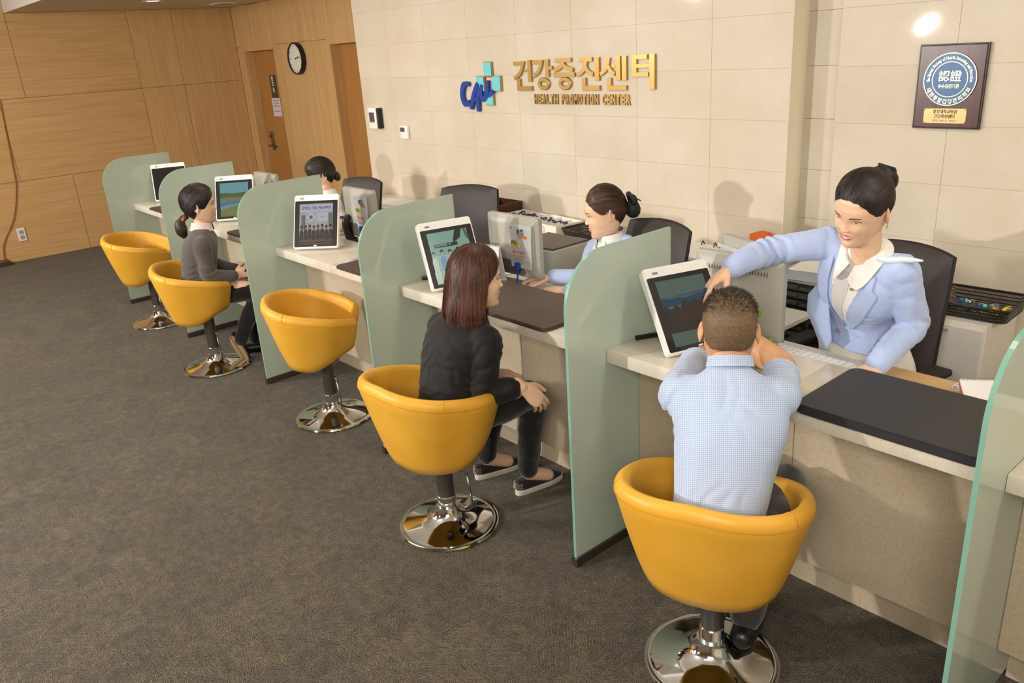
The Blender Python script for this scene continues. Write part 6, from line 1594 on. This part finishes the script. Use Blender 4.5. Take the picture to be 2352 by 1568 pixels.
def woman_black():
    L, F, U = axes((.12, .99, 0), (.05, .28, .95))
    H = head_frame((-.500, .032, 1.010), (.60, .80, -.10), (0, .06, 1), .97)
    rows = [((-.552, -.118, .47), .145, .112), ((-.552, -.112, .56), .132, .104), ((-.550, -.090, .67), .136, .100), ((-.549, -.052, .76), .152, .104), ((-.545, -.020, .815), .158, .092), ((-.530, -.002, .855), .112, .066), ((-.515, .010, .890), .060, .052)]
    shL, elL, wrL = V3(-.708, -.005, .785), V3(-.715, -.01, .60), V3(-.62, .15, .56)
    shR, elR, wrR = V3(-.392, -.028, .800), V3(-.392, -.058, .612), V3(-.312, .062, .612)
    hipR, knR, anR = V3(-.475, -.07, .50), V3(-.435, .215, .485), V3(-.512, .235, .095); hipL, knL, anL = V3(-.625, -.08, .50), V3(-.66, .205, .485), V3(-.745, .195, .095)
    body = remesh([loft(rings_of(L, F, shrunk(rows))), limb([V3(-.515, .0, .86), V3(-.508, .015, .91), V3(-.50, .025, .96)], [.05, .047, .048]), limb([shL, elL, wrL], [.042, .036, .026]), limb([shR, elR, wrR], [.042, .036, .026]),
                   limb([hipR, knR, anR], [.07, .05, .032]), limb([hipL, knL, anL], [.07, .05, .032]), limb([anR, anR + V3(.02, .10, -.045)], [.033, .028]), limb([anL, anL + V3(.03, .10, -.045)], [.033, .028])], .0075, 3)
    h1, n1 = hand(hand_frame(wrR, V3(.35, .45, -.55), V3(.75, -.3, .6)), [(.45, .3, .2), (.55, .35, .2), (.6, .4, .2), (.6, .45, .25)], mirror=False, spread=.03)
    h2, n2 = hand(hand_frame(wrL, V3(.6, .7, -.1), V3(0, 0, 1)), [(.3, .4, .2)] * 4, mirror=True)
    p = person([body, tf(head_mesh(0.35), H), h1, h2], 'skin_f', 'woman in black with auburn bob sitting on the second nearest yellow stool')
    link('fingernail', join(n1, n2), 'nail', p, smooth=True); face_parts(H, p, 0.35, 'lip_pale', False, 0.7)
    bob_hair(H, p)
    sl = [limb([shL.lerp(V3(-.55, -.02, .8), .35), shL, shL.lerp(elL, .5), elL, wrL], [.064, .058, .050, .047, .040], 18), limb([shR.lerp(V3(-.55, -.02, .8), .35), shR, shR.lerp(elR, .5), elR, elR.lerp(wrR, .72)], [.064, .060, .052, .050, .044], 18)]
    sh = remesh([loft(rings_of(L, F, [((-.552, -.118, .45), .152, .122)] + rows), 40, 2.4)] + sl, .0055, 4)
    wrinkle(sh, .0028, 11, 12, fold=[(elR, V3(0, .3, 1).normalized(), .11, 95, .005), (shR.lerp(elR, .3), (L + U).normalized(), .12, 65, .005), (V3(-.56, -.13, .57), U + L * .3, .16, 70, .0035), (V3(-.60, -.13, .72), L + U * .8, .15, 55, .003), (V3(-.47, -.12, .70), U - L * .7, .14, 60, .0045)])
    link('blouse', sh, 'black_cloth', p, smooth=True)
    collar_band(V3(-.512, .012, .900), L, F, U, .055, .026, 35, 'black_cloth', .004, .004, p, 'blouse_collar')
    tr = remesh([loft(rings_of(L, F, [((-.55, -.10, .44), .140, .12), ((-.55, -.10, .50), .148, .122)])), limb([hipR, hipR.lerp(knR, .5), knR, knR.lerp(anR, .5), anR + V3(0, 0, .015)], [.080, .074, .060, .052, .044], 18), limb([hipL, hipL.lerp(knL, .5), knL, knL.lerp(anL, .5), anL + V3(0, 0, .015)], [.080, .074, .060, .052, .044], 18)], .008, 3)
    link('trousers', wrinkle(tr, .003, 16, 4), 'black_trouser', p, smooth=True)
    slip_on(p, (-.530, .175, .001), (-.500, .420, .001)); slip_on(p, (-.768, .140, .001), (-.715, .375, .001))
    return p
woman_black()

# ================================================================== PERSON 4: seated staff woman in pale blue
def staff_seated():
    L, F, U = axes((-.30, -.95, 0), (-.20, -.05, .98))
    H = head_frame((-.668, .928, 1.082), (-.58, -.78, -.22), (-.02, .0, 1), .98)
    rows = [((-.570, .975, .50), .150, .110), ((-.582, .972, .62), .130, .100), ((-.612, .968, .75), .148, .112), ((-.636, .962, .855), .158, .096), ((-.648, .956, .915), .122, .070), ((-.655, .950, .952), .064, .056)]
    shR, elR, wrR = V3(-.792, 1.00, .875), V3(-.815, .935, .752), V3(-.958, .842, .752); shL, elL, wrL = V3(-.505, .905, .875), V3(-.565, .80, .748), V3(-.795, .795, .724)
    body = remesh([loft(rings_of(L, F, shrunk(rows))), limb([V3(-.652, .955, .88), V3(-.660, .945, .94), V3(-.665, .94, 1.0)], [.052, .047, .048]), limb([shR, elR, wrR], [.042, .036, .026]), limb([shL, elL, wrL], [.042, .036, .026]),
                   limb([V3(-.64, .93, .53), V3(-.68, .70, .52), V3(-.68, .68, .08)], [.07, .055, .035]), limb([V3(-.50, .93, .53), V3(-.50, .70, .52), V3(-.50, .68, .08)], [.07, .055, .035])], .0075, 3)
    h1, n1 = hand(hand_frame(wrR, V3(-.75, -.55, -.08), V3(-.1, 0, 1)), [(.25, .4, .2)] * 4)
    h2, n2 = hand(hand_frame(wrL, V3(-.95, -.15, -.06), V3(0, 0, 1)), [(.12, .2, .1), (.12, .2, .1), (.15, .2, .1), (.18, .2, .1)], mirror=True, spread=.09)
    p = person([body, tf(head_mesh(0.6), H), h1, h2], 'skin_f', 'seated staff woman in pale blue blazer with black hair net bun and bow')
    link('fingernail', join(n1, n2), 'nail', p, smooth=True); face_parts(H, p, 0.6, 'lip', True, 0.55)
    line = [(0, .076), (25, .070), (42, .054), (56, .030), (68, .012), (80, .008), (90, .016), (100, .002), (112, -.034), (140, -.064), (180, -.070)]
    cap = hair_cap(line, lambda ph, z: 0.006 + 0.013 * sstep(.04, .11, z) * (.45 + .55 * sstep(.3, 1.6, abs(ph)))); st = pulled_strands(cap, (0, .115, -.012), lambda r: (r.uniform(-PI, PI), r.uniform(-.2, .98)), 1000, 12, seed=8)
    ho = link('hair', tf(cap, H), 'hair_brown', p, smooth=True); so = link('hair_strands', tf(st, H), 'hair_brown', ho, smooth=True); so['kind'] = 'stuff'
    bun = bmesh.new(); bmesh.ops.create_uvsphere(bun, u_segments=40, v_segments=26, radius=1)
    for v in bun.verts: v.co *= 1 + .07 * noise.noise(v.co * 9) + .04 * noise.noise(v.co * 22)
    link('bun_net', tf(tf(bun, Matrix.Translation((0, .128, -.020)) @ Matrix.Diagonal((.040, .036, .042, 1))), H), 'black_matte', ho, smooth=True)
    for s in (-1, 1):
        lp = tube([(0, .122, .030), (s * .022, .128, .046), (s * .050, .136, .040), (s * .046, .138, .020), (s * .018, .130, .018), (0, .122, .030)], [.006, .011, .013, .013, .010, .006], 10)
        link('bow_loop', tf(lp, H), 'black_matte', ho, smooth=True)
    link('bow_tail', tf(join(tf(bx(-.012, .012, -.002, .002, -.04, .0, .001), Matrix.Translation((0.012, .140, .034)) @ Matrix.Rotation(.9, 4, 'X')), ball((0, .124, .030), .010)), H), 'black_matte', ho, smooth=40)
    sk = remesh([limb([V3(-.64, .95, .53), V3(-.68, .70, .53)], [.09, .075]), limb([V3(-.50, .95, .53), V3(-.50, .70, .53)], [.09, .075]), loft(rings_of(L, F, [((-.57, .97, .49), .155, .12), ((-.575, .97, .58), .15, .115)]))], .009, 3); link('skirt', sk, 'skirt', p, smooth=True)
    jk = remesh([loft(rings_of(L, F, [(c, a * 1.06, b * 1.08) for c, a, b in rows]), 40, 2.4), limb([shR.lerp(V3(-.64, .96, .88), .3), shR, shR.lerp(elR, .5), elR, wrR + (elR - wrR).normalized() * .015], [.066, .060, .052, .047, .038], 18), limb([shL.lerp(V3(-.64, .96, .88), .3), shL, shL.lerp(elL, .5), elL, wrL + (elL - wrL).normalized() * .015], [.066, .060, .052, .047, .038], 18)], .006, 4)
    wrinkle(jk, .0022, 11, 21, fold=[(elR, (elR - wrR).normalized(), .10, 100, .004), (shR, U, .09, 80, .003)])
    bv = bvh_of(jk); bj = link('blazer', jk, 'jacket', p, smooth=True); FR = basis(V3(-.637, .962, .838) + F * .12, L, U)
    def dr(nm, poly, off, th, m, par=bj): return link(nm, drape(poly, FR, bv, off, th, .010, .35), m, par, smooth=40)
    dr('shirt_front', [(0, -.10), (.06, .10), (.03, .125), (-.03, .125), (-.06, .10)], .0015, .001, 'shirt')
    dr('lapel', [(0, -.12), (-.062, .10), (-.075, .112), (-.112, .06), (-.10, .0), (-.05, -.07)], .0075, .005, 'jacket'); dr('lapel', [(0, -.12), (.062, .10), (.075, .112), (.112, .06), (.10, .0), (.05, -.07)], .0075, .005, 'jacket')
    collar_band(V3(-.658, .948, .968), L, F, U, .056, .030, 22, 'shirt', .012, .022, p, 'shirt_collar')
    dr('collar_point', [(.006, .098), (.018, .065), (.045, .070), (.062, .105), (.045, .125)], .011, .002, 'shirt', p); dr('collar_point', [(-.006, .098), (-.018, .065), (-.045, .070), (-.062, .105), (-.045, .125)], .011, .002, 'shirt', p)
    s0 = V3(-.60, .945, .950); sc = tube([s0 + V3(-.03, .02, .01), s0 + V3(.02, .02, .012), s0 + V3(.065, .02, .0), s0 + V3(.10, .02, -.02)], [.012, .024, .022, .008], 12); link('scarf_end', wrinkle(sc, .004, 30, 5), 'jacket', p, smooth=True)
    return p
staff_seated()

# ================================================================== PERSON 5: far staff woman in white
def staff_far():
    L, F, U = axes((-.45, -.9, 0), (-.25, -.05, .97))
    H = head_frame((-3.385, .965, 1.045), (-.40, -.90, -.30), (0, 0, 1), .98)
    rows = [((-3.22, .98, .50), .145, .105), ((-3.235, .98, .62), .128, .098), ((-3.275, .978, .74), .145, .108), ((-3.305, .975, .830), .150, .094), ((-3.325, .972, .880), .115, .068), ((-3.335, .968, .915), .062, .054)]
    shL, elL, wrL = V3(-3.17, .915, .825), V3(-2.985, .855, .765), V3(-3.01, .74, .728); shR, elR, wrR = V3(-3.44, 1.03, .82), V3(-3.50, .92, .74), V3(-3.40, .80, .724)
    body = remesh([loft(rings_of(L, F, shrunk(rows))), limb([V3(-3.33, .97, .87), V3(-3.345, .965, .92), V3(-3.36, .962, .97)], [.052, .047, .048]), limb([shR, elR, wrR], [.042, .036, .026]), limb([shL, elL, wrL], [.042, .037, .027]),
                   limb([V3(-3.28, .94, .53), V3(-3.32, .71, .52), V3(-3.32, .69, .08)], [.07, .055, .035]), limb([V3(-3.15, .94, .53), V3(-3.15, .71, .52), V3(-3.15, .69, .08)], [.07, .055, .035])], .0085, 3)
    h1, n1 = hand(hand_frame(wrR, V3(.3, -.9, -.05), V3(0, 0, 1)), [(.25, .4, .2)] * 4, voxel=.003); h2, n2 = hand(hand_frame(wrL, V3(-.2, -.9, -.05), V3(0, 0, 1)), [(.25, .4, .2)] * 4, mirror=True, voxel=.003); n1.free(); n2.free()
    p = person([body, tf(head_mesh(0.1), H), h1, h2], 'skin_f', 'staff woman in white short sleeved shirt, half hidden by a frosted partition'); face_parts(H, p, 0.1, 'lip_pale', False, 0.6)
    line = [(0, .030), (25, .030), (40, .034), (52, .020), (66, -.004), (78, -.012), (90, .004), (100, -.020), (112, -.050), (140, -.070), (180, -.074)]
    cap = hair_cap(line, lambda ph, z: 0.010 + 0.010 * sstep(.02, .10, z)); st = pulled_strands(cap, (0, .11, -.02), lambda r: (r.uniform(-PI, PI), r.uniform(-.2, .98)), 500, 10, seed=9, w=.0013)
    ho = link('hair', tf(cap, H), 'hair_black', p, smooth=True); so = link('hair_strands', tf(st, H), 'hair_black', ho, smooth=True); so['kind'] = 'stuff'
    link('hair_bun', tf(ball((0, .098, -.045), .033, (1, .8, 1.1), 24, 14), H), 'hair_black', ho, smooth=True)
    sh = remesh([loft(rings_of(L, F, [(c, a * 1.05, b * 1.07) for c, a, b in rows]), 36, 2.4), limb([shL.lerp(V3(-3.3, .97, .82), .3), shL, shL.lerp(elL, .75)], [.066, .060, .054], 16), limb([shR.lerp(V3(-3.3, .97, .82), .3), shR, shR.lerp(elR, .7)], [.066, .060, .054], 16)], .007, 4)
    link('shirt', wrinkle(sh, .003, 12, 31), 'shirt', p, smooth=True); collar_band(V3(-3.340, .966, .930), L, F, U, .056, .028, 22, 'shirt', .012, .018, p, 'shirt_collar')
    bd = shL.lerp(elL, .90); link('sleeve_trim', cyl(bd, bd + (elL - shL).normalized() * .006, .0555, .0545, 24), 'navy', p, smooth=40)
    sk = remesh([limb([V3(-3.28, .96, .53), V3(-3.32, .71, .53)], [.085, .07]), limb([V3(-3.15, .96, .53), V3(-3.15, .71, .53)], [.085, .07]), loft(rings_of(L, F, [((-3.22, .98, .49), .15, .115), ((-3.225, .98, .58), .145, .11)]))], .010, 3); link('skirt', sk, 'skirt', p, smooth=True)
    return p
staff_far()

# ================================================================== PERSON 6: woman with ponytail
def woman_ponytail():
    L, F, U = axes((.45, .89, 0), (-.02, .12, .99))
    H = head_frame((-3.172, .008, 1.022), (.42, .90, -.05), (0, .03, 1), .98)
    rows = [((-3.135, -.095, .47), .145, .112), ((-3.140, -.090, .56), .130, .102), ((-3.150, -.072, .67), .134, .100), ((-3.160, -.045, .765), .150, .102), ((-3.165, -.022, .825), .152, .090), ((-3.168, -.010, .862), .110, .066), ((-3.170, -.002, .892), .060, .053)]
    shR, elR, wrR = V3(-3.035, -.075, .80), V3(-2.995, -.075, .630), V3(-2.965, .075, .600); shL, elL, wrL = V3(-3.295, .045, .80), V3(-3.30, .06, .63), V3(-3.12, .17, .58)
    hipR, knR, anR = V3(-3.06, -.08, .50), V3(-2.925, .165, .475), V3(-3.06, .06, .155); hipL, knL, anL = V3(-3.19, -.03, .50), V3(-3.08, .23, .48), V3(-3.18, .20, .095)
    body = remesh([loft(rings_of(L, F, shrunk(rows))), limb([V3(-3.168, -.005, .86), V3(-3.170, .0, .91), V3(-3.172, .005, .96)], [.051, .047, .048]), limb([shL, elL, wrL], [.042, .036, .026]), limb([shR, elR, wrR], [.042, .036, .026]), limb([hipR, knR, anR], [.07, .05, .034]), limb([hipL, knL, anL], [.07, .05, .034])], .0085, 3)
    h1, n1 = hand(hand_frame(wrR, V3(-.1, .95, .1), V3(.8, 0, .5)), [(.5, .6, .3)] * 4, mirror=False, voxel=.003); h2, n2 = hand(hand_frame(wrL, V3(.7, .5, .05), V3(0, -.2, 1)), [(.4, .5, .3)] * 4, mirror=True, voxel=.003); n1.free(); n2.free()
    p = person([body, tf(head_mesh(0.0), H), h1, h2], 'skin_f', 'woman in grey cardigan with low ponytail and orange hair band, holding a phone'); face_parts(H, p, 0.0, 'lip_pale', False, 0.7)
    line = [(0, .060), (25, .050), (42, .034), (56, .010), (68, -.012), (80, -.016), (90, -.002), (100, -.030), (112, -.062), (140, -.082), (180, -.088)]
    cap = hair_cap(line, lambda ph, z: 0.012 + 0.012 * sstep(.0, .10, z)); st = pulled_strands(cap, (0, .10, -.075), lambda r: (r.uniform(-PI, PI), r.uniform(-.2, .98)), 700, 10, seed=19, w=.0012)
    ho = link('hair', tf(cap, H), 'hair_black', p, smooth=True); so = link('hair_strands', tf(st, H), 'hair_black', ho, smooth=True); so['kind'] = 'stuff'
    pt = tube([(0, .080, -.058), (0, .112, -.080), (0, .128, -.115), (0, .122, -.160), (0, .108, -.195)], [.018, .022, .034, .034, .014], 16)
    link('ponytail', tf(wrinkle(pt, .003, 40, 3), H), 'hair_black', ho, smooth=True); link('hair_band', tf(tf(loop_lathe([(.017, -.007), (.024, -.007), (.025, .007), (.018, .007)], 20), Matrix.Translation((0, .106, -.074)) @ Matrix.Rotation(math.radians(-55), 4, 'X')), H), 'orange_pk', ho, smooth=40)
    sh = remesh([loft(rings_of(L, F, [((-3.135, -.095, .45), .150, .120)] + [(c, a * 1.03, b * 1.03) for c, a, b in rows]), 36, 2.4), limb([shR.lerp(V3(-3.16, -.02, .82), .3), shR, shR.lerp(elR, .5), elR, wrR - V3(0, .02, 0)], [.062, .056, .048, .045, .036], 16), limb([shL.lerp(V3(-3.16, -.02, .82), .3), shL, shL.lerp(elL, .5), elL, wrL], [.062, .056, .048, .045, .036], 16)], .0065, 4)
    link('cardigan', wrinkle(sh, .003, 12, 41, fold=[(elR, U, .10, 95, .005), (V3(-3.12, -.15, .66), U + L * .4, .14, 70, .004)]), 'cardigan', p, smooth=True)
    collar_band(V3(-3.171, .0, .905), L, F, U, .056, .034, 25, 'pink', .016, .020, p, 'blouse_collar')
    tr = remesh([loft(rings_of(L, F, [((-3.13, -.08, .44), .14, .12), ((-3.13, -.08, .50), .145, .12)])), limb([hipR, knR, knR.lerp(anR, .5), anR], [.078, .060, .050, .042], 16), limb([hipL, knL, knL.lerp(anL, .5), anL], [.078, .060, .050, .042], 16)], .009, 3); link('trousers', wrinkle(tr, .003, 16, 6), 'black_trouser', p, smooth=True)
    hl, to = V3(-3.085, .02, .165), V3(-3.095, .075, .030)
    d = (to - hl).normalized(); s = d.cross(V3(.55, -.75, .3)).normalized(); nn = s.cross(d)
    o_ = [(hl + d * (x * .23 - .03) + s * (y * .036)) for x, y in [(.5 - .5 * math.cos(2 * PI * i / 28), math.sin(2 * PI * i / 28) * (.85 + .15 * (i % 2 == 9))) for i in range(28)]]
    if nn.dot(V3(.8, -.6, 0)) < 0: nn = -nn
    sole = rings_mesh([[q + nn * .006 for q in o_], [q - nn * .008 for q in o_]]); so = link('shoe', sole, 'sole_tan', p, smooth=40)
    link('shoe_upper', rings_mesh([[q - nn * .008 for q in o_], [q - nn * .03 for q in o_], [hl + (q - hl) * .8 - nn * .055 for q in o_]]), 'black', so, smooth=60)
    link('shoe', remesh([limb([anL + V3(-.03, -.05, -.06), anL + V3(.03, .10, -.065)], [.034, .032])], .006, 2), 'black', p, smooth=True)
    t = thing('mobile_phone', 'mobile phone in the hand of the woman with the ponytail', 'phone', M4=Matrix.Translation((-2.985, .150, .612)) @ Matrix.Rotation(math.radians(-30), 4, 'Z') @ Matrix.Rotation(math.radians(50), 4, 'X'))
    link('case', prism(rrect(.07, .14, .008, 4, -.035, -.06), .008, None, .001), 'black', t, world=False); link('screen', prism(rrect(.064, .126, .005, 3, -.032, -.053), .0008, Matrix.Translation((0, 0, .008))), 'phone', t, world=False)
    return p
woman_ponytail()
bpy.data.scenes.remove(TMP)
